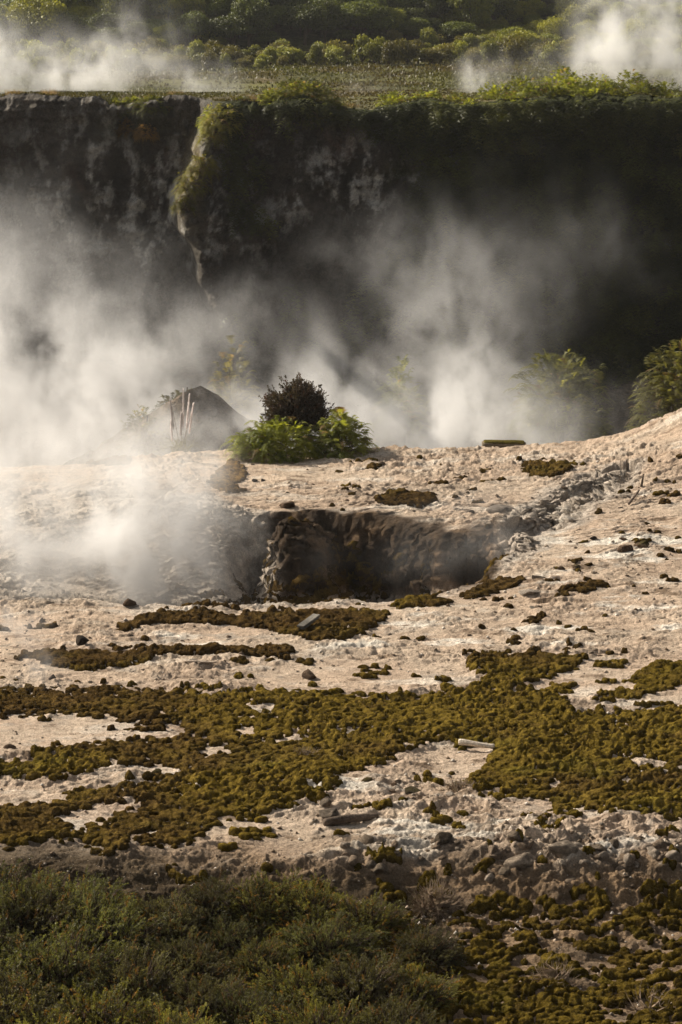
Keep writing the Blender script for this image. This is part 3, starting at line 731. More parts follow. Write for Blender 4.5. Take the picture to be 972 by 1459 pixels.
lay('driftwood_log', 500, 1166, log_mesh('log', .80, .07, .045, (0.10, .075, .055), 5), math.radians(12), -.04, .07, 'dark curved driftwood log beside the rugged rock', 'log')
lay('timber_beam', 343, 860, log_mesh('beam', .60, .05, .05, (0.11, .075, .05), 7, 1, 1, .005), math.radians(-4), 0, .05, 'dark brown squared timber lying near the left end of the pit rim', 'timber')
lay('wooden_plank', 286, 948, log_mesh('plank', .55, .045, .03, (0.32, .26, .2), 8, 1, .5, .01), math.radians(-5), 0, .03, 'thin pale plank lying in front of the brown moss strip', 'plank')
lay('wooden_stick', 903, 716, log_mesh('stick', .5, .03, .02, (0.12, .09, .07), 9, 1, 1, .02), math.radians(55), -.5, .12, 'dark stick leaning in the narrow upper end of the pit', 'stick')
lay('wooden_stick', 915, 690, log_mesh('stick', .32, .03, .015, (0.07, .05, .035), 10, 1, 1, .02), math.radians(70), -.9, .12, 'short dark stub of wood above the upper end of the pit', 'stick')
# the squared grey board, propped on the moss
def board():
    import bmesh
    bm = bmesh.new(); bmesh.ops.create_cube(bm, size=1.0)
    for v in bm.verts: v.co.x *= .62; v.co.y *= .15; v.co.z *= .06
    bmesh.ops.bevel(bm, geom=bm.edges[:], offset=.006, segments=2, affect='EDGES')
    bmesh.ops.subdivide_edges(bm, edges=[e for e in bm.edges if e.calc_length() > .3], cuts=10)
    me = bpy.data.meshes.new('board'); bm.to_mesh(me); bm.free()
    a = me.color_attributes.new('col', 'FLOAT_COLOR', 'POINT')
    for i, v in enumerate(me.vertices):
        k = .85 + .3 * math.sin(v.co.y * 90 + math.sin(v.co.x * 9)); a.data[i].color = (.17 * k, .155 * k, .13 * k, 1)
    me.materials.append(M_WOOD); return me
lay('wooden_board', 440, 897, board(), math.radians(62), -.12, .13, 'weathered grey board tilted across the olive moss band', 'board')

# ------------------------------------------------------------------ foliage builders
def norm(v): return v / (np.linalg.norm(v, axis=-1, keepdims=True) + 1e-9)
def leaves(pos, dirs, length, width, r, col):
    """a pointed leaf (two triangles) at every position, growing along dirs"""
    n = len(pos); d = norm(dirs); s = norm(np.cross(d, norm(r.normal(size=(n, 3)))))
    L = (length * r.uniform(.6, 1.3, n))[:, None]; W = (width * r.uniform(.7, 1.2, n))[:, None]
    v = np.stack([pos, pos + d * L * .5 + s * W * .5, pos + d * L, pos + d * L * .5 - s * W * .5], 1).reshape(-1, 3)
    return v, np.arange(4 * n).reshape(n, 4), np.repeat(col, 4, 0)
def fronds(base, az, el, L, r, n=12, width=.28, droop=1.0, col=None, tipcol=None):
    """arching fern fronds, each a rachis with tapering leaflets on both sides"""
    k = len(base); t = np.linspace(.12, 1, n)[None, :, None]
    h = np.stack([np.cos(az), np.sin(az), 0 * az], -1)[:, None]; up = np.array([0, 0, 1.0])
    ce, se = np.cos(el)[:, None, None], np.sin(el)[:, None, None]; LL = L[:, None, None]; dr = droop * r.uniform(.7, 1.3, k)[:, None, None]
    P_ = base[:, None] + LL * (h * ce * t * (1 - .12 * t) + up * (se * t - .62 * dr * t ** 2.2))
    T = norm(h * ce + up * (se - 1.36 * dr * t ** 1.2))
    S = norm(np.cross(T, up) + 1e-6); Nn = np.cross(S, T)
    wl_ = LL * width * np.sin(math.pi * np.clip(t, 0, 1) ** .8 * .93 + .15) * r.uniform(.85, 1.15, (k, n, 1))
    gap = LL / n * .62
    vs, cs = [], []
    for sgn in (1, -1):
        tip = P_ + sgn * S * wl_ * .92 + T * wl_ * .38 - Nn * 0 - up * wl_ * r.uniform(.08, .35, (k, n, 1))
        a = P_ - T * gap * .5; b_ = P_ + T * gap * .5
        vs.append(np.stack([a, b_, tip], 2))
    rach = np.stack([P_[:, :-1], P_[:, 1:], (P_[:, :-1] + P_[:, 1:]) / 2 + Nn[:, :-1] * LL * .012], 2)
    c = col[:, None, :] * (1 - .35 * t) + tipcol[:, None, :] * .35 * t if tipcol is not None else np.repeat(col[:, None, :], n, 1)
    V_ = np.concatenate([vs[0].reshape(-1, 3), vs[1].reshape(-1, 3), rach.reshape(-1, 3)])
    C_ = np.concatenate([np.repeat(c.reshape(-1, 3), 3, 0), np.repeat(c.reshape(-1, 3), 3, 0), np.repeat(c[:, :-1].reshape(-1, 3), 3, 0) * .8])
    return V_, np.arange(len(V_)).reshape(-1, 3), C_
def tubes(segs, sides=3):
    """segs: (p0, p1, r0, r1) arrays"""
    p0, p1, r0, r1 = segs; n = len(p0); d = norm(p1 - p0)
    ref = np.where(np.abs(d[:, 2:3]) > .9, np.array([[1., 0, 0]]), np.array([[0, 0, 1.]]))
    s = norm(np.cross(d, ref)); u = np.cross(s, d); a = np.arange(sides) * 2 * math.pi / sides
    ring = s[:, None] * np.cos(a)[None, :, None] + u[:, None] * np.sin(a)[None, :, None]
    v = np.concatenate([p0[:, None] + ring * r0[:, None, None], p1[:, None] + ring * r1[:, None, None]], 1).reshape(-1, 3)
    j = np.arange(sides); f = np.stack([j, (j + 1) % sides, sides + (j + 1) % sides, sides + j], 1)
    return v, (f[None] + 2 * sides * np.arange(n)[:, None, None]).reshape(-1, 4)
def dome_points(n, R, hz, r, lobes=None, shell=.35, low=0, amp=.34, fr=2.2):
    """points in the outer shell of an uneven dome, with outward directions"""
    d = norm(r.normal(size=(n, 3))); d[:, 2] = np.abs(d[:, 2]) * 1.0 - .12 * (1 + low)
    d = norm(d); o = r.uniform(0, 40, 3)
    k = 1 + amp * 1.6 * fbm(d[:, 0] * fr + o[0], d[:, 1] * fr + o[1], d[:, 2] * fr + o[2], oct=3)
    rad = k * (1 - shell * r.uniform(0, 1, n) ** 1.5)
    return d * rad[:, None] * np.array([R[0], R[1], hz]), d

def fern_bush(name, R, hz, n, L, seed, label, cat, loc, cols, group=None, droop=1.0, rz=0, width=.26, amp=.34):
    r = np.random.default_rng(seed)
    root = empty(name, label, cat, loc, group); root.rotation_euler.z = rz
    pos, d = dome_points(n, R, hz, r, amp=amp); pos[:, 2] += .05
    az = np.arctan2(d[:, 1], d[:, 0]) + r.normal(0, .6, n); el = np.clip(np.arcsin(np.clip(d[:, 2], -1, 1)) * .7 + r.normal(.25, .3, n), -.2, 1.35)
    w = sstep(-.4, .4, fbm(pos[:, 0] * 1.6, pos[:, 1] * 1.6, pos[:, 2] * 1.6 + seed, oct=2)) * .6 + r.uniform(0, .4, n)
    c = np.array(cols[0]) * (1 - w[:, None]) + np.array(cols[1]) * w[:, None]
    dead = r.uniform(0, 1, n) < .06; c[dead] = (0.22, .15, .07)
    LL = L * r.uniform(.6, 1.25, n)
    back = np.stack([np.cos(az) * np.cos(el), np.sin(az) * np.cos(el), np.sin(el)], -1) * (LL * .6)[:, None]
    V_, F_, C_ = fronds(pos - back * .6, az, el, LL, r, col=c, tipcol=c * 1.3, droop=droop, width=width)
    link('fronds', mesh('fronds', V_, F_, M_FROND, False, C_), root)
    m = 40; idx = r.choice(n, min(m, n), replace=False); b0 = r.normal(0, .18, (len(idx), 3)) * np.array([R[0], R[1], 0]); p1 = pos[idx] * .9
    v, f = tubes((b0, p1, np.full(len(idx), .014), np.full(len(idx), .006)))
    link('stems', mesh('stems', v, f, M_BARK, True), root)
    return root
def twig_bush(name, R, hz, ntw, tl, nl, leaf, seed, label, cat, loc, cols, group=None, mat=None, twcol=M_TWIG, rz=0, bias=(0, 0, .5), shell=.5, amp=.5):
    """a fine-leaved shrub: forking stems, hundreds of twigs, small leaves along each twig"""
    r = np.random.default_rng(seed); root = empty(name, label, cat, loc, group); root.rotation_euler.z = rz
    pos, d = dome_points(ntw, R, hz, r, shell=shell, amp=amp, fr=2.6)
    dd = norm(d + np.array(bias) + r.normal(0, .35, (ntw, 3)))
    tls = tl * r.uniform(.5, 1.4, ntw) * np.where(r.uniform(0, 1, ntw) < .06, 2.1, 1)
    p0 = pos - dd * tls[:, None] * .5
    if nl:
        t = r.uniform(.1, 1, (ntw, nl)); sag = -.25 * t ** 2 * tls[:, None]
        lp = p0[:, None] + dd[:, None] * (t * tls[:, None])[..., None]; lp[..., 2] += sag
        ld = dd[:, None] * .7 + r.normal(0, .6, (ntw, nl, 3))
        w = sstep(-.35, .35, fbm(pos[:, 0] * 3, pos[:, 1] * 3, pos[:, 2] * 3 + seed, oct=2))[:, None, None] * .7 + .3 * r.uniform(0, 1, (ntw, nl, 1))
        c = np.array(cols[0]) * (1 - w) + np.array(cols[1]) * w; c = c * (.75 + .5 * t[..., None])
        rus = (r.uniform(0, 1, ntw) < .09)[:, None, None]; c = np.where(rus, np.array(cols[1]) * np.array([1.25, .72, .6]), c)
        V_, F_, C_ = leaves(lp.reshape(-1, 3), ld.reshape(-1, 3), leaf[0], leaf[1], r, c.reshape(-1, 3))
        link('foliage', mesh('foliage', V_, F_, mat or M_LEAF, False, C_), root)
    p1 = p0 + dd * tls[:, None]; p1[:, 2] -= .2 * tls
    nm = max(6, ntw // 25); ctr = norm(r.normal(size=(nm, 3))) ; ctr[:, 2] = np.abs(ctr[:, 2]); mid = norm(ctr) * np.array([R[0], R[1], hz]) * .55
    near = np.argmin(((p0[:, None] - mid[None]) ** 2).sum(-1), 1)
    segs = [np.concatenate(a) for a in ((p0, mid[near], np.zeros((nm, 3))), (p1, p0, mid), (np.full(ntw, .0035), np.full(ntw, .008), np.full(nm, .022)), (np.full(ntw, .0015), np.full(ntw, .0035), np.full(nm, .01)))]
    v, f = tubes(segs); link('branches', mesh('branches', v, f, twcol, True), root)
    return root

GREENF = ((0.060, 0.085, 0.018), (0.15, 0.18, 0.035)); DULLF = ((0.05, .06, .02), (0.12, .125, .04))
# clump on the terrace: ferns left, dark shrub, ferns right
def on(px, py, z0=0.25):
    x, y = at(px, py, z0); z = gz_at(x, y)
    for _ in range(3): x, y = at(px, py, z); z = gz_at(x, y)
    return x, y, z
x, y, z = on(395, 657); fern_bush('fern_clump', (1.12, .8), .98, 1250, .46, 31, 'bright green fern clump at the left foot of the dark round shrub', 'fern', (x, y + .55, z - .12), ((0.13, .16, .03), (0.42, .43, .07)), droop=1.2)
x, y, z = on(486, 651); fern_bush('fern_clump', (.66, .6), 1.0, 700, .50, 32, 'darker arching fern clump at the right foot of the dark round shrub', 'fern', (x, y + .6, z - .1), ((0.08, .10, .025), (0.27, .27, .06)), droop=1.0)
x, y, z = on(422, 648)
r_ = twig_bush('dense_shrub', (.74, .65), 1.0, 3000, .24, 24, (.045, .022), 33, 'dark reddish brown round shrub rising above the two fern clumps', 'shrub', (x, y + 1.0, z + .58), ((0.035, .028, .020), (0.075, .052, .034)), shell=.75)
x, y, z = on(375, 640)
twig_bush('dry_shrub', (.28, .25), .75, 70, .45, 3, (.03, .012), 35, 'bare dry twigs sticking up behind the bright fern clump', 'dry shrub', (x, y + .8, z + .55), ((0.1, .08, .04), (.14, .1, .06)), bias=(-.3, 0, .9))
# shrubs in the basin
def basin_shrub(px, py, Y, R, hz, n, L, seed, lab, cols, name='fern_shrub'):
    x, zt = at_y(px, py, Y); zb = float(basin_z(np.array([x]), np.array([Y]))[0])
    hz = max(hz, min(zt - zb - .25, 3.6)); n = int(n * 1.7); cols = tuple(tuple(v * 1.45 for v in c) for c in cols)
    r = empty(name, lab, 'shrub', (x, Y, min(zb, zt - hz)), 'shrubs growing in the steaming basin')
    k = fern_bush('tmp', R, hz, n, L, seed, lab, 'shrub', (0, 0, 0), cols, droop=.95)
    for c in list(k.children): c.parent = r; c.location = (0, 0, zt - hz - r.location.z)
    bpy.data.objects.remove(k)
    v, f = tubes((np.array([[0, 0, -.2]]), np.array([[.1, 0, zt - hz - r.location.z + .9]]), np.array([.03 * hz]), np.array([.02 * hz])), 8)
    link('trunk', mesh('trunk', v, f, M_BARK, True), r)
basin_shrub(800, 500, 71, (1.5, 1.15), 1.9, 800, .6, 41, 'wide yellow green fern shrub emerging from steam in front of the cliff', ((0.055, .062, .02), (0.20, .19, .045)))
basin_shrub(972, 494, 69, (1.35, 1.1), 2.3, 750, .58, 42, 'fern shrub at the right border above the pale slope', ((0.055, .055, .022), (0.16, .15, .05)))
basin_shrub(572, 516, 74, (.85, .8), 1.8, 330, .6, 43, 'narrow pale fern shrub faded by the brightest steam', ((0.05, .06, .02), (0.13, .13, .05)))
basin_shrub(330, 502, 74, (.9, .8), 1.7, 300, .6, 44, 'faded round shrub behind the conical mound', ((0.05, .05, .02), (0.13, .11, .05)))
basin_shrub(262, 560, 67.5, (.9, .6), .7, 380, .35, 45, 'faint spreading shrub just behind the white plumes', ((0.05, .05, .025), (0.14, .12, .06)))
basin_shrub(205, 585, 64.5, (.7, .5), .6, 260, .3, 46, 'small dull shrub on the left flank of the conical mound', ((0.05, .05, .025), (0.12, .11, .05)))
# plume grass on the mound
def plume_grass():
    x, z = at_y(257, 598, 61.0)
    z = min(z, -.2)
    root = empty('plume_grass', 'tall plume grass with pale upright feathery heads before the conical mound', 'grass clump', (x, 61.0, z - .25))
    r = np.random.default_rng(51); n = 90
    az = r.uniform(0, 6.28, n); el = r.uniform(.7, 1.4, n); base = r.normal(0, .1, (n, 3)) * np.array([1, 1, 0])
    t = np.linspace(0, 1, 7)
    V_, F_, C_ = [], [], []
    for i in range(n):
        L = r.uniform(.6, 1.1); h = np.array([math.cos(az[i]), math.sin(az[i]), 0])
        pts = base[i] + L * (h * (math.cos(el[i]) * t + .25 * t ** 2)[:, None] + np.array([0, 0, 1.]) * (math.sin(el[i]) * t - .7 * t ** 2.4)[:, None])
        s = np.array([-h[1], h[0], 0]) * .014
        for j in range(7): V_ += [pts[j] - s * (1.05 - t[j]), pts[j] + s * (1.05 - t[j])]
        o = i * 14
        for j in range(6): F_.append((o + 2 * j, o + 2 * j + 1, o + 2 * j + 3, o + 2 * j + 2))
    c = np.tile(np.array([[0.24, .22, .12]]), (len(V_), 1)) * r.uniform(.6, 1.2, (len(V_), 1))
    link('blades', mesh('blades', np.array(V_), np.array(F_), M_FROND, False, c), root)
    for dx, top, lean, ln in ((-.12, 1.35, -.10, .75), (.06, 1.62, .02, 1.0), (.15, 1.25, .16, .75), (-.02, 1.0, .05, .55), (.10, 1.5, .10, .9), (-.2, .8, -.05, .5)):
        m = 700; tt = r.uniform(0, 1, m); w = .036 * np.sin(math.pi * np.clip(tt * .6 + .38, 0, 1)) ** .9
        a = r.uniform(0, 6.28, m)
        pos = np.stack([dx + lean * (tt * ln + top - ln) + 0 * a, 0 * a, top - ln + tt * ln], 1)
        d = np.stack([np.cos(a) * .16, np.sin(a) * .16, np.ones(m)], 1)
        pos = pos + np.stack([np.cos(a), np.sin(a), 0 * a], 1) * (w * .4)[:, None]
        v1, f1, c1 = leaves(pos, d, .09, .010, r, np.tile([[0.80, .74, .72]], (m, 1)))
        link('plume', mesh('plume', v1, f1, M_PLUME, False, c1), root)
    v, f = tubes((np.array([[0, 0, 0]] * 3, float), np.array([[-.2, 0, 1.2], [.08, 0, 1.5], [.3, 0, 1.1]]), np.full(3, .008), np.full(3, .005)), 5)
    link('stalks', mesh('stalks', v, f, M_TWIG, True), root)
    return root
pg = plume_grass()
pg.scale = (1.0, 1.0, 1.0)

# foreground shrubs: fine-leaved, filling the lower left
FG = 'fine leaved shrubs filling the lower left corner'
cfg = [((0.038, .039, .017), (0.140, .142, .050)), ((0.040, .035, .018), (0.130, .120, .048)), ((0.048, .047, .016), (0.220, .205, .050))]
M_TWIGD = surf_mat('dark_twig', base=(0.055, 0.038, 0.026), var=((10, .3),), bump=())
LFG = ['dark grey green fine leaved shrub in the lower left corner', 'dull green fine leaved shrub in the lower left thicket', 'yellower green leafy shrub near the front of the thicket']
protos = []
for i in range(3):
    x, y, z = 0, 0, -50
    t_ = twig_bush('heath_shrub', (.85, .75), .75, 2500, .20, 36, (.027, .010), 60 + i, LFG[i], 'shrub', (0, 0, 0), cfg[i], FG, bias=(.15, 0, .35), shell=.6, twcol=M_TWIGD)
    protos.append(t_)
spots = [  # px, py of the top, size, kind
 (20, 1205, 1.15, 0), (110, 1222, .95, 0), (-60, 1230, 1.2, 1), (40, 1270, 1.15, 1), (150, 1290, 1.05, 0), (240, 1285, .8, 1), (-50, 1310, 1.2, 0), (90, 1345, 1.15, 0), (190, 1370, .95, 1), (0, 1400, 1.2, 1), (140, 1430, 1.1, 2), (-100, 1430, 1.2, 0), (60, 1480, 1.1, 2), (240, 1455, .9, 2),
 (300, 1262, .75, 1), (380, 1268, .8, 2), (440, 1262, .85, 2), (520, 1285, .8, 2), (470, 1320, .8, 0), (375, 1345, .6, 2), (430, 1385, .8, 2), (510, 1375, .95, 1), (590, 1390, .7, 2), (350, 1420, .75, 0), (450, 1440, .95, 2), (550, 1440, .85, 1), (300, 1480, .9, 2), (390, 1500, .9, 2), (500, 1500, .9, 2), (170, 1240, .6, 2), (330, 1310, .6, 0), (270, 1345, .7, 1), (290, 1400, .8, 1), (610, 1330, .6, 1), (580, 1450, .7, 1), (230, 1240, .5, 2)]
used = set()
for i, (px, py, s, k) in enumerate(spots):
    x, y, z = on(px, py + 68 * s, -.4)
    s2 = s * .95
    if k not in used:
        o = protos[k]; o.location = (x, y, z - .05); o.rotation_euler.z = i; o.scale = (s2, s2, s2); used.add(k)
    else:
        o = copy_tree(protos[k], (x, y, z - .05), i * 1.7, s2)
# dry greyish twig shrubs
for px, py, R, hz, n, sd_, lab in ((620, 1296, .42, .38, 420, 71, 'grey brown twiggy shrub where the thicket meets the rubble'), (655, 1126, .25, .14, 200, 72, 'low dry grey shrub at the tip of the moss below the bleached log'), (435, 1078, .20, .12, 140, 73, 'tiny grey twiggy shrub growing in the middle of the moss mat'),
                                   (790, 1400, .35, .3, 160, 74, 'sparse dry weed in the lower right moss'), (925, 1440, .3, .35, 60, 75, 'thin pale dry stalks at the lower right corner')):
    x, y, z = on(px, py, -.2)
    twig_bush('dry_shrub', (R, R * .8), hz, n, .16, 4, (.016, .006), sd_, lab, 'dry shrub', (x, y, z), ((0.09, .085, .05), (.15, .13, .08)), bias=(0, 0, .7))
# rusty low grass tufts beside the thicket
# ------------------------------------------------------------------ shrubs on the cliff rim
def rim_bush(px, py, w, hpx, seed, lab, cols, dy=.5, L=.44, group='shrubs along the cliff rim'):
    """top of the bush at px,py, w and hpx its size in the photograph"""
    Y = 93.4 if px > 300 else 97.6
    x, zt = at_y(px, py, Y); Y = float(np.interp(x, cx_, CY[-1])) + dy; x, zt = at_y(px, py, Y); sc = Y / cp / F
    hz = max(hpx * sc * 1.4, .5)
    if px > 540: hz = max(hz, zt - TOPZ + .55)
    fern_bush('rim_shrub', (w / 2 * sc * 1.15, max(.8, w / 3 * sc)), hz, int(850 * max(.5, (w / 50) ** 1.2)), L * .85, seed, lab, 'shrub', (x, Y, zt - hz + (.22 if w >= 50 and px > 300 else 0)), cols, group, droop=1.05, width=.3, amp=.2)
YG = ((0.07, .085, .018), (0.29, .30, .055)); DG = ((0.04, .05, .015), (0.18, .18, .035))
rim = [(430, 120, 110, 42, DG, 'rounded dark rim shrub near the middle of the cliff top'), (390, 136, 50, 22, YG, 'small rim shrub on the left shoulder of the rounded dark one'),
 (310, 148, 44, 24, YG, 'small bright rim shrub right at the head of the sunlit edge'), (345, 138, 30, 14, DG, 'low tuft between the sunlit edge and the rounded dark shrub'), (470, 145, 44, 14, DG, 'low tuft on the right shoulder of the rounded dark rim shrub'),
 (565, 140, 60, 26, YG, 'bright low rim shrub starting the right half of the cliff top'), (610, 137, 50, 24, YG, 'bright rim shrub beside the pinkish grass tuft'), (650, 134, 44, 26, DG, 'rim shrub left of the wisp of steam'),
 (705, 128, 60, 40, YG, 'sunlit rim shrub just right of the small steam wisp'), (745, 118, 70, 46, YG, 'tall sunlit rim shrub, first of the high bank'), (800, 108, 80, 55, YG, 'highest sunlit rim shrub of the bank'), (850, 112, 80, 52, YG, 'broad sunlit rim shrub in the middle of the high bank'),
 (900, 114, 70, 50, YG, 'sunlit rim shrub before the large right steam column'), (945, 124, 60, 46, YG, 'rim shrub near the right border, partly steamed'), (995, 130, 70, 50, DG, 'rim shrub at the right border'), (1060, 130, 90, 50, DG, 'rim shrub beyond the right border'),
 (165, 142, 40, 12, DG, 'low dark tuft on the left cliff top'), (220, 138, 60, 12, DG, 'low spreading tuft on the left cliff top near the notch'), (190, 139, 40, 10, YG, 'small yellowish tuft between the two left dark tufts')]
for i, (px, py, w, hp, c, lab) in enumerate(rim):
    rim_bush(px, py, w, hp, 200 + i, lab, c, dy=(2.4 if px >= 690 else .9 if px > 540 else .5))
    if px >= 690:
        rim_bush(px + 16, py + 11, w * .75, 26, 600 + i, 'middle row bush of the sunlit bank on the right cliff rim', YG, dy=1.3)
        rim_bush(px - 14, py + 22, w * .8, 26, 640 + i, 'front row bush overhanging the right cliff rim', YG if i % 2 else DG, dy=.2)
    elif px > 540:
        rim_bush(px + 18, py + 9, w * .8, 18, 600 + i, 'low front bush overhanging the middle of the cliff rim', YG if i % 2 else DG, dy=.1)
# plants hanging on the cliff face (clumps on the lit edge and the creeper over the right half)
def cliff_point(px, py):
    Y = 93.0
    for _ in range(6):
        x, z = at_y(px, py, Y); Y = float(cliff_y(np.array([x]), np.array([z]))[0])
    return x, Y, z
for i, (px, py, w, lab) in enumerate(((318, 168, 48, 'bright fern tuft high on the sunlit cliff edge'), (306, 190, 44, 'yellow green fern tuft below the highest one on the sunlit edge'), (290, 236, 42, 'fern tuft halfway down the sunlit cliff edge'), (274, 262, 44, 'golden fern tuft on the bulge of the sunlit edge'),
        (262, 292, 32, 'lowest golden tuft of the sunlit cliff edge'), (183, 182, 32, 'rusty orange moss tuft on the left cliff face'), (208, 188, 30, 'rusty green tuft beside the orange one on the left face'), (735, 205, 30, 'single greener tuft hanging on the dark right face'), (970, 210, 30, 'sunlit tuft on the cliff at the right border'))):
    x, Y, z = cliff_point(px, py); s = w / F * Y / cp
    c = ((0.16, .10, .03), (0.30, .17, .05)) if 'rusty' in lab else ((0.09, .09, .02), (0.22, .2, .045))
    fern_bush('cliff_fern', (s * .5, s * .45), s * .6, 260, s * .36, 260 + i, lab, 'fern', (x, Y - .15, z - s * .2), c, 'fern tufts on the cliff face', droop=1.3)
def creeper():
    r = np.random.default_rng(88); n = 60000
    px = r.uniform(300, 1250, n); py = r.uniform(140, 560, n)
    x, z = at_y(px, py, 91.8); zmax = np.interp(x, cx_, CZ[-1]); z = np.minimum(z, zmax - .03)
    Y = cliff_y(x, z)
    k = fbm(x * .45, z * .35, oct=4) + .45 * sstep(520, 620, px) + .4 * sstep(220, 150, py) * sstep(500, 560, px) - .08 - .6 * sstep(330, 300, px) - .25 * blob(px, py, 500, 240, 70, 60) * 2
    keep = k > r.uniform(-.05, .35, n)
    x, z, Y, zmax = x[keep], z[keep], Y[keep], zmax[keep]; n = len(x)
    pos = np.stack([x, Y - r.uniform(0, .3, n) - .7 * sstep(1.6, 0, zmax - z) * sstep(1.5, 4, x), z], 1); az = -math.pi / 2 + r.normal(0, .8, n)
    c = np.array([0.036, .042, .014]) + np.array([0.09, .09, .026]) * (sstep(-.3, .4, fbm(x, z, oct=3)) * r.uniform(.3, 1, n))[:, None]
    V_, F_, C_ = fronds(pos, az, r.uniform(-.2, .8, n), r.uniform(.3, .6, n), r, n=5, col=c, tipcol=c * 1.2, droop=1.5, width=.4)
    return link('cliff_foliage', mesh('cliff_foliage', V_, F_, M_FROND, False, C_))
tag(creeper(), 'dense dark ferns and creepers draping the shaded right half of the cliff', 'foliage', kind='stuff')
# pinkish dry grass tufts at the rim
def tuft_mesh(name, n, L, col, seed, w=.012, spread=.25):
    r = np.random.default_rng(seed); a = r.uniform(0, 6.28, n)
    d = np.stack([np.cos(a) * spread * 1.6, np.sin(a) * spread * 1.6, np.ones(n)], 1) + r.normal(0, .2, (n, 3))
    pos = np.stack([np.cos(a), np.sin(a), 0 * a], 1) * (r.uniform(0, spread, n))[:, None]
    v, f, c = leaves(pos, d, L, w, r, np.array(col) * r.uniform(.6, 1.2, (n, 1)))
    return mesh(name, v, f, M_LEAF, False, c)
for i, (px, py, w, lab) in enumerate(((364, 146, 40, 'pinkish dry grass tuft on the rim left of the rounded dark shrub'), (632, 148, 26, 'pinkish dry grass tuft between the right rim shrubs'), (500, 158, 40, 'thin dry grass tuft where the rim dips'), (70, 137, 30, 'small dry tuft on the far left rim'), (20, 138, 26, 'tiny dry tuft at the left border of the rim'), (250, 140, 30, 'dry tuft just left of the notch'))):
    Y = 93.3 if px > 300 else 97.4
    x, z = at_y(px, py, Y); o = link('grass_tuft', tuft_mesh('tuft', 420, .42, (0.33, .23, .16), 300 + i), loc=(x, Y, z - .15)); tag(o, lab, 'grass tuft', 'dry grass tufts on the cliff rim')
# ------------------------------------------------------------------ plateau scrub and hillside trees
def tree_proto(name, R, hz, nleaf, lobes, seed, cols, trunk_h, label, group, cat, leafs=.34):
    r = np.random.default_rng(seed); root = empty(name, label, cat, (0, 0, 0), group)
    V_, F_, C_, off = [], [], [], 0
    for k in range(lobes):
        ang = r.uniform(0, 6.28); rr = R * r.uniform(.1, .62) * (k > 0); ctr = np.array([math.cos(ang) * rr, math.sin(ang) * rr, trunk_h + hz * r.uniform(.15, .62)])
        lr_ = R * r.uniform(.38, .6); m = nleaf // lobes
        p_, d = dome_points(m, (lr_, lr_), lr_ * .8, r, shell=.3)
        w = (sstep(-.3, .3, d[:, 2] * .4 + .6 * fbm(d[:, 0] * 3 + k, d[:, 1] * 3, d[:, 2] * 3, oct=2)) * .7 + .3 * r.uniform(0, 1, m))[:, None]  # leaves paler towards each lobe's top: sunlit tops put into the colour
        c = np.array(cols[0]) * (1 - w) + np.array(cols[1]) * w; c = c * r.uniform(.8, 1.2)
        tg = norm(np.cross(d + r.normal(0, .35, (m, 3)), norm(r.normal(size=(m, 3)))))      # leaf sprays lie roughly in the crown's surface
        v, f, c = leaves(p_ + ctr, tg, leafs, leafs * .8, r, c)
        V_.append(v); F_.append(f + off); C_.append(c); off += len(v)
    link('crown', mesh('crown', np.concatenate(V_), np.concatenate(F_), M_FAR, False, np.concatenate(C_)), root)
    p0 = [[0, 0, -.6]]; p1 = [[0, 0, trunk_h + hz * .3]]; ra = [R * .07]; rb = [R * .045]
    for k in range(4):
        a = r.uniform(0, 6.28); p0.append([0, 0, trunk_h * .7]); p1.append([math.cos(a) * R * .45, math.sin(a) * R * .45, trunk_h + hz * .5]); ra.append(R * .04); rb.append(R * .02)
    v, f = tubes((np.array(p0, float), np.array(p1, float), np.array(ra), np.array(rb)), 6)
    link('trunk', mesh('trunk', v, f, M_BARK, True), root)
    return root
TL = {'tree': ['dark green rounded tree in the hillside wood', 'mid green tree in the hillside wood', 'yellowish green tree in the hillside wood'],
      'bush': ['low dark green bush on the open slope at the right', 'low olive bush on the open slope at the right'],
      'scrub': ['small light green scrub bush at the foot of the hill', 'small olive scrub bush at the foot of the hill']}
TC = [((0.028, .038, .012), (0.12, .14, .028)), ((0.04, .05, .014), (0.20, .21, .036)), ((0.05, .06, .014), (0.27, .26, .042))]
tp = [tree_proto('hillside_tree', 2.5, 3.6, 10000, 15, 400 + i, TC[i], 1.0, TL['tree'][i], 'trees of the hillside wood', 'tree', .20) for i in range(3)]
bp = [tree_proto('slope_bush', 1.5, 1.5, 4200, 9, 410 + i, TC[i + 1], .1, TL['bush'][i], 'bushes dotting the open right slope', 'bush', .135) for i in range(2)]
sb = [tree_proto('scrub_bush', 1.0, 1.3, 1700, 6, 420 + i, (((0.06, .07, .018), (0.22, .22, .045)), ((0.06, .055, .02), (0.17, .15, .04)))[i], .05, TL['scrub'][i], 'scrub bushes at the foot of the hill', 'bush', .13) for i in range(2)]
usedp = set()
def put(proto, x, y, rz, s):
    z = float(far_z(np.array([x]), np.array([y]))[0])
    if proto.name not in usedp:
        usedp.add(proto.name); proto.location = (x, y, z); proto.rotation_euler.z = rz; proto.scale = (s, s, s); return
    copy_tree(proto, (x, y, z), rz, (s * random.uniform(.8, 1.3), s * random.uniform(.8, 1.2), s * random.uniform(.7, 1.45)))
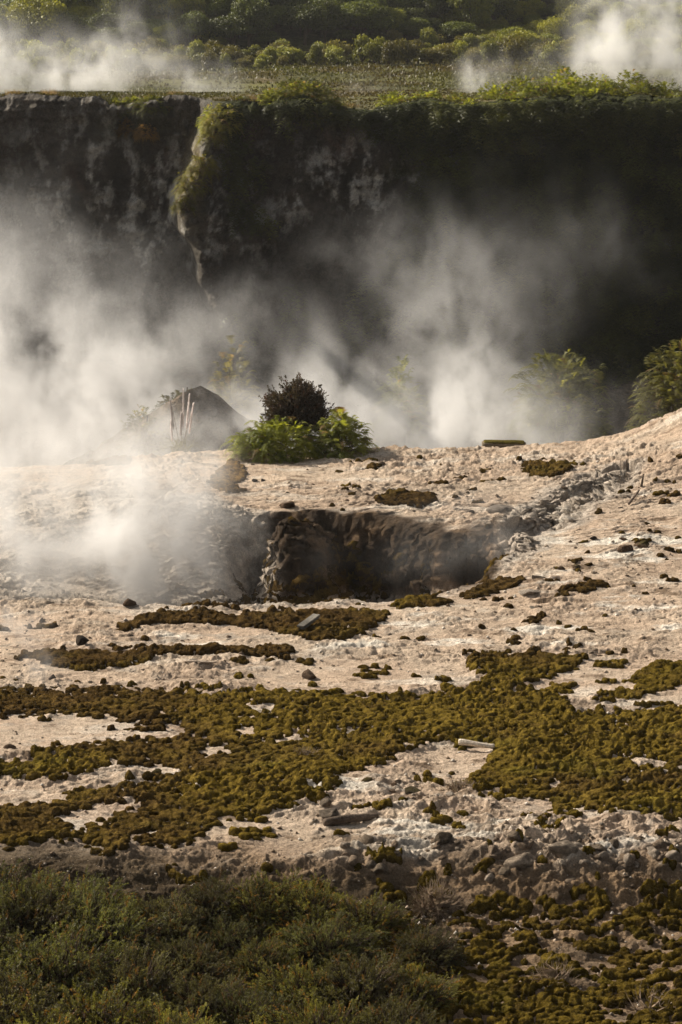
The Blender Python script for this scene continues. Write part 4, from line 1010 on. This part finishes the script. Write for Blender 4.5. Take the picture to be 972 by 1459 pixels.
def fill(n, ok, protos, smin, smax, seed, y0, y1, mind):
    r = np.random.default_rng(seed); pts = np.zeros((0, 2)); N = 14000
    y = np.sort(r.uniform(y0, y1, N))[::-1] if False else r.uniform(y0, y1, N); x = r.uniform(-.165, .165, N) * y
    z = far_z(x, y); px, py = proj(x, y, z)
    good = (py > -35) & (py < 150) & ok(px, py, x, y, r)
    for a, b in zip(x[good], y[good]):
        if len(pts) >= n: break
        if len(pts) and (((pts[:, 0] - a) ** 2 + ((pts[:, 1] - b) * .8) ** 2) < mind ** 2).any(): continue
        pts = np.concatenate([pts, [[a, b]]]); qx, qy = proj(a, b, float(far_z(np.array([a]), np.array([b]))[0]))
        pk = 0 if (len(protos) == 3 and 330 < qx < 640 and qy > -20 + (qx < 480) * 30 and r.uniform() < .85) else int(r.integers(0, len(protos)))  # dark forest here; its darker tone also stands in for the ridge's shade
        put(protos[pk], a, b, r.uniform(0, 6.28), r.uniform(smin, smax))
    print('placed', protos[0].name, len(pts))
def tree_ok(px, py, x, y, r):
    lim = np.interp(px, [-100, 200, 330, 480, 600, 660, 720, 1100], [86, 84, 72, 66, 60, 70, 20, -30])
    return py < lim
def bush_ok(px, py, x, y, r):
    return (px > 560) & (py < np.interp(px, [560, 700, 900, 1100], [50, 78, 84, 90])) & ~tree_ok(px, py, x, y, r)
def scrub_ok(px, py, x, y, r):
    lo = np.interp(px, [-100, 330, 660, 1100], [78, 62, 72, 60]); hi = np.interp(px, [-100, 250, 500, 700, 1100], [108, 104, 92, 100, 96])
    return (lo < py) & (py < hi) & (perlin(x * .08, y * .08) > -.25)
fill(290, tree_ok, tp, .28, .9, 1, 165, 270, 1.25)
fill(280, bush_ok, bp, .35, 1.05, 2, 160, 270, .95)
fill(290, scrub_ok, sb, .6, 1.2, 3, 135, 230, 1.0)
def plain_cover():
    r = np.random.default_rng(97); n = 90000
    y = 97 + 95 * r.uniform(0, 1, n) ** 1.1; x = r.uniform(-.17, .17, n) * y
    keep = fbm(x * .12, y * .07, oct=3) + r.uniform(-.3, .3, n) > -.05
    keep &= (y > np.interp(x, pxs, cyr) + 1.0)
    m = 26000; x2 = r.uniform(-17, 17, m); y2 = np.interp(x2, pxs, cyr) + .05 + 6 * r.uniform(0, 1, m) ** 1.5
    k2 = fbm(x2 * .6, y2 * .5, oct=3) + r.uniform(-.3, .3, m) > -.05
    x = np.concatenate([x[keep], x2[k2]]); y = np.concatenate([y[keep], y2[k2]]); n = len(x); keep = np.ones(n, bool)
    x, y = x[keep], y[keep]; n = len(x); z = far_z(x, y)
    d = np.stack([r.normal(0, .5, n), r.normal(0, .5, n), np.ones(n)], 1)
    w = (sstep(-.3, .4, fbm(x * .15, y * .08, oct=3)))[:, None]
    c = np.array([0.12, .095, .038]) * (1 - w) + np.array([0.13, .135, .035]) * w; c = c * r.uniform(.6, 1.3, (n, 1))
    v, f, c = leaves(np.stack([x, y, z - .03], 1), d, np.clip(.0016 * y - .05, .1, .3), np.clip(.0013 * y - .05, .08, .25), r, c)
    return link('plateau_grass', mesh('plateau_grass', v, f, M_FAR, False, c))
tag(plain_cover(), 'low olive and brown heath covering the plateau behind the cliff', 'grass', kind='stuff')

# ------------------------------------------------------------------ steam and haze
def vol_mat(name, colour, aniso, dens):
    m, n, l, o = new_mat(name)
    v = n.new('ShaderNodeVolumePrincipled'); v.inputs['Color'].default_value = (*colour, 1); v.inputs['Anisotropy'].default_value = aniso
    v.inputs['Density'].default_value = dens; v.inputs['Density Attribute'].default_value = 'density'
    l.new(v.outputs[0], o.inputs['Volume']); return m
M_STEAM = vol_mat('steam', (0.98, 0.975, 0.965), 0.35, 1.0)
def steam(name, label, lo, hi, vox, blobs, scale=.45, warp=1.4, thr=.42, stretch=(1, 1, .75), seed=0, sharp=.22, floor=0.0):
    """a cloud of vapour: soft lobes torn by turbulence, filled into a voxel volume"""
    ng = bpy.data.node_groups.new(name, 'GeometryNodeTree')
    ng.interface.new_socket('Geometry', in_out='INPUT', socket_type='NodeSocketGeometry'); ng.interface.new_socket('Geometry', in_out='OUTPUT', socket_type='NodeSocketGeometry')
    n, l = ng.nodes, ng.links
    def math_(op, a, b=None, c=None):
        m = n.new('ShaderNodeMath'); m.operation = op
        for i, s in enumerate((a, b, c)):
            if s is None: continue
            if isinstance(s, (int, float)): m.inputs[i].default_value = s
            else: l.new(s, m.inputs[i])
        return m.outputs[0]
    def vm(op, a, b=None, out=0):
        m = n.new('ShaderNodeVectorMath'); m.operation = op
        for i, s in enumerate((a, b)):
            if s is None: continue
            if isinstance(s, tuple): m.inputs[i].default_value = s
            else: l.new(s, m.inputs[i])
        return m.outputs[out]
    pos = n.new('GeometryNodeInputPosition').outputs[0]
    sp0 = vm('ADD', vm('MULTIPLY', pos, stretch), (seed * 13.1, seed * 7.7, seed * 3.3))
    n1 = n.new('ShaderNodeTexNoise'); n1.inputs['Scale'].default_value = scale * .6; n1.inputs['Detail'].default_value = 3; l.new(sp0, n1.inputs['Vector'])
    wv = vm('MULTIPLY', vm('SUBTRACT', n1.outputs['Color'], (.5, .5, .5)), (warp * 2, warp * 2, warp * 2))
    wp = vm('ADD', pos, wv)
    n2 = n.new('ShaderNodeTexNoise'); n2.inputs['Scale'].default_value = scale; n2.inputs['Detail'].default_value = 5; n2.inputs['Roughness'].default_value = .70
    l.new(vm('ADD', sp0, vm('MULTIPLY', wv, (.8, .8, .8))), n2.inputs['Vector'])
    mr_ = n.new('ShaderNodeMapRange'); mr_.inputs[1].default_value = thr; mr_.inputs[2].default_value = thr + sharp; mr_.inputs[3].default_value = floor; mr_.inputs[4].default_value = 1.0
    mr_.interpolation_type = 'SMOOTHSTEP'; l.new(n2.outputs[0], mr_.inputs[0])
    tot = None
    for (c, s, a) in blobs:
        d = vm('LENGTH', vm('DIVIDE', vm('SUBTRACT', wp, tuple(c)), tuple(s)), out=1)
        g_ = math_('MULTIPLY', math_('EXPONENT', math_('MULTIPLY', math_('MULTIPLY', d, d), -1.0)), a)
        tot = g_ if tot is None else math_('ADD', tot, g_)
    tot = math_('MAXIMUM', math_('SUBTRACT', tot, .004), 0.0)
    # fade at the domain's faces
    sx = n.new('ShaderNodeSeparateXYZ'); l.new(pos, sx.inputs[0])
    for i in range(3):
        fade = 1.2 if hi[i] - lo[i] > 4 else .4
        e = math_('MINIMUM', math_('SUBTRACT', sx.outputs[i], lo[i]), math_('SUBTRACT', hi[i], sx.outputs[i]))
        q_ = n.new('ShaderNodeMapRange'); q_.inputs[2].default_value = fade; q_.interpolation_type = 'SMOOTHSTEP'; l.new(e, q_.inputs[0])
        tot = math_('MULTIPLY', tot, q_.outputs[0])
    den = math_('MULTIPLY', tot, mr_.outputs[0])
    vc = n.new('GeometryNodeVolumeCube'); l.new(den, vc.inputs['Density'])
    vc.inputs['Min'].default_value = lo; vc.inputs['Max'].default_value = hi
    for i, ax in enumerate('XYZ'): vc.inputs['Resolution ' + ax].default_value = max(8, int((hi[i] - lo[i]) / vox))
    sm = n.new('GeometryNodeSetMaterial'); sm.inputs['Material'].default_value = M_STEAM
    go = n.new('NodeGroupOutput'); l.new(vc.outputs[0], sm.inputs[0]); l.new(sm.outputs[0], go.inputs[0])
    vd = bpy.data.volumes.new(name); vd.materials.append(M_STEAM)
    o = link(name, vd); md = o.modifiers.new('steam', 'NODES'); md.node_group = ng
    return tag(o, label, 'steam', kind='stuff')
def B(px, py, Y, rx, rz, ry, a):
    """lobe centred on the line through px,py at distance Y; radii in photograph pixels, depth in metres"""
    x, z = at_y(px, py, Y); s = Y / cp / F
    return ((x, Y, z), (rx * s, ry, rz * s), a)
if True:
    steam('basin_steam', 'thick bright steam rolling up from the basin in front of the cliff', (-17, 59.2, -6.0), (17, 88, 6.5), .10, [
        B(620, 615, 69, 125, 55, 1.5, 1.711), B(660, 560, 74, 70, 70, 1.3, 0.595), B(640, 470, 76, 90, 90, 1.75, 0.245), B(600, 370, 80, 110, 50, 1.75, 0.149), B(720, 420, 82, 90, 60, 1.5, 0.088), B(840, 360, 84, 90, 60, 1.5, 0.052),
        B(800, 570, 65.5, 90, 60, .8, .06), B(450, 560, 70, 90, 70, 1.5, 0.42), B(340, 470, 76, 90, 45, 1.75, 0.175), B(400, 620, 68, 60, 40, 1.25, 0.734),
        B(100, 570, 70, 150, 85, 1.75, 1.26), B(40, 450, 74, 110, 110, 2, 0.175), B(180, 500, 73, 90, 60, 1.75, 0.175), B(20, 350, 80, 70, 80, 2, 0.087), B(250, 606, 61.3, 130, 42, .9, .85), B(130, 600, 62, 90, 40, 1, 0.5), B(330, 600, 64, 60, 30, 0.8, 0.3), B(200, 400, 80, 80, 60, 2, 0.044),
        B(740, 640, 67, 80, 32, 1.1, 0.7), B(900, 615, 67, 70, 22, 1, 0.175), B(-150, 520, 72, 140, 120, 2, 0.525), B(760, 300, 86, 100, 90, 1, 0.035), B(100, 200, 88, 90, 60, 1, 0.035)],
        scale=.62, warp=1.7, thr=.455, sharp=.12, floor=.03, seed=8)
    steam('vent_steam', 'white steam billowing out of the left end of the pit', (-12.5, 43.5, -2.6), (-.8, 54.5, 3.4), .09, [
        B(110, 755, 47.8, 80, 40, .6, 1.1), B(190, 660, 49, 50, 50, .6, .7), B(270, 820, 46.8, 40, 30, .5, 1.2), B(212, 800, 47, 62, 46, 0.45, 9.135), B(235, 740, 47.6, 70, 55, 0.5, 3.045), B(200, 690, 48.2, 90, 50, 0.6, 0.837), B(60, 700, 49, 110, 60, 0.75, 1.141), B(30, 790, 47.5, 100, 50, 0.6, 1.599), B(120, 810, 47.3, 70, 40, 0.5, 1.331),
        B(20, 640, 51, 120, 50, 0.75, 1.067), B(280, 660, 50, 60, 40, 0.6, 0.532), B(380, 820, 47.5, 50, 40, 0.4, 0.192), B(-120, 740, 48, 120, 90, 0.75, 1.141)],
        scale=1.0, warp=.8, thr=.43, sharp=.20, floor=.10, seed=2)
    steam('pit_steam', 'thin grey vapour hanging inside the dark pit', (-1.2, 45.5, -2.4), (4.6, 51.5, 1.2), .08, [B(600, 790, 48.2, 70, 40, 0.4, 0.228), B(700, 780, 48.5, 50, 40, 0.35, 0.35), B(430, 790, 47.5, 40, 40, 0.3, 0.14), B(660, 725, 50, 80, 20, 0.4, 0.245)],
        scale=1.2, warp=.5, thr=.42, sharp=.3, floor=.1, seed=5)
    steam('steam_wisp', 'small wisp of steam rising beside the dark rock at left', (-6.8, 36.5, -.2), (-3.6, 41.6, 1.9), .05, [B(55, 945, 38.6, 22, 26, 0.15, 1.575), B(35, 900, 39, 28, 26, 0.2, 0.875), B(10, 880, 39.5, 40, 22, 0.25, 1.225)],
        scale=1.8, warp=.3, thr=.42, sharp=.25, floor=.05, seed=3)
    steam('rim_steam', 'white steam drifting over the plateau behind the left cliff top', (-17, 98, 5.2), (3.5, 112, 14.5), .16, [
        B(20, 105, 101.5, 75, 36, 1.25, 1.312), B(110, 112, 102, 60, 32, 1.1, 0.735), B(150, 85, 103, 26, 35, 1, 0.612), B(210, 60, 104, 40, 50, 1, 0.35), B(250, 110, 102, 60, 25, 1, 0.455), B(305, 118, 102, 36, 25, 0.8, 0.385), B(520, 140, 101.5, 36, 26, 0.6, 0.28), B(-90, 90, 102, 90, 50, 1.5, 1.05)],
        scale=.75, warp=1.0, thr=.44, sharp=.16, floor=.03, seed=4)
    steam('rim_steam', 'tall steam column above the right end of the cliff top', (4.2, 99, 5.0), (18, 112, 17.5), .16, [
        B(950, 90, 104, 70, 55, 1.1, 0.963), B(890, 60, 104.5, 45, 60, 1.1, 0.735), B(930, 5, 105, 60, 50, 1.1, 0.525), B(840, 80, 104, 45, 35, 1, 0.385), B(685, 112, 101.5, 30, 24, 0.6, 0.963), B(720, 95, 103, 60, 18, 0.75, 0.175), B(870, -60, 106, 60, 60, 1, 0.35), B(1050, 60, 104, 70, 80, 1, 0.7)],
        scale=.75, warp=1.0, thr=.44, sharp=.16, floor=.03, seed=6)
# the air: one closed box round everything
if True:
    import bmesh
    bm = bmesh.new(); bmesh.ops.create_cube(bm, size=1.0)
    for v in bm.verts: v.co = Vector((v.co.x * 700, 230 + v.co.y * 800, 60 + v.co.z * 140))
    me = bpy.data.meshes.new('haze'); bm.to_mesh(me); bm.free()
    mh, n, l, o_ = new_mat('haze'); v = n.new('ShaderNodeVolumePrincipled'); v.inputs['Density'].default_value = .00012; v.inputs['Color'].default_value = (.93, .94, .96, 1); v.inputs['Anisotropy'].default_value = .3
    l.new(v.outputs[0], o_.inputs['Volume']); me.materials.append(mh)
    tag(link('haze', me), 'faint warm haze in the air', kind='stuff')
print('done', len(bpy.data.objects))
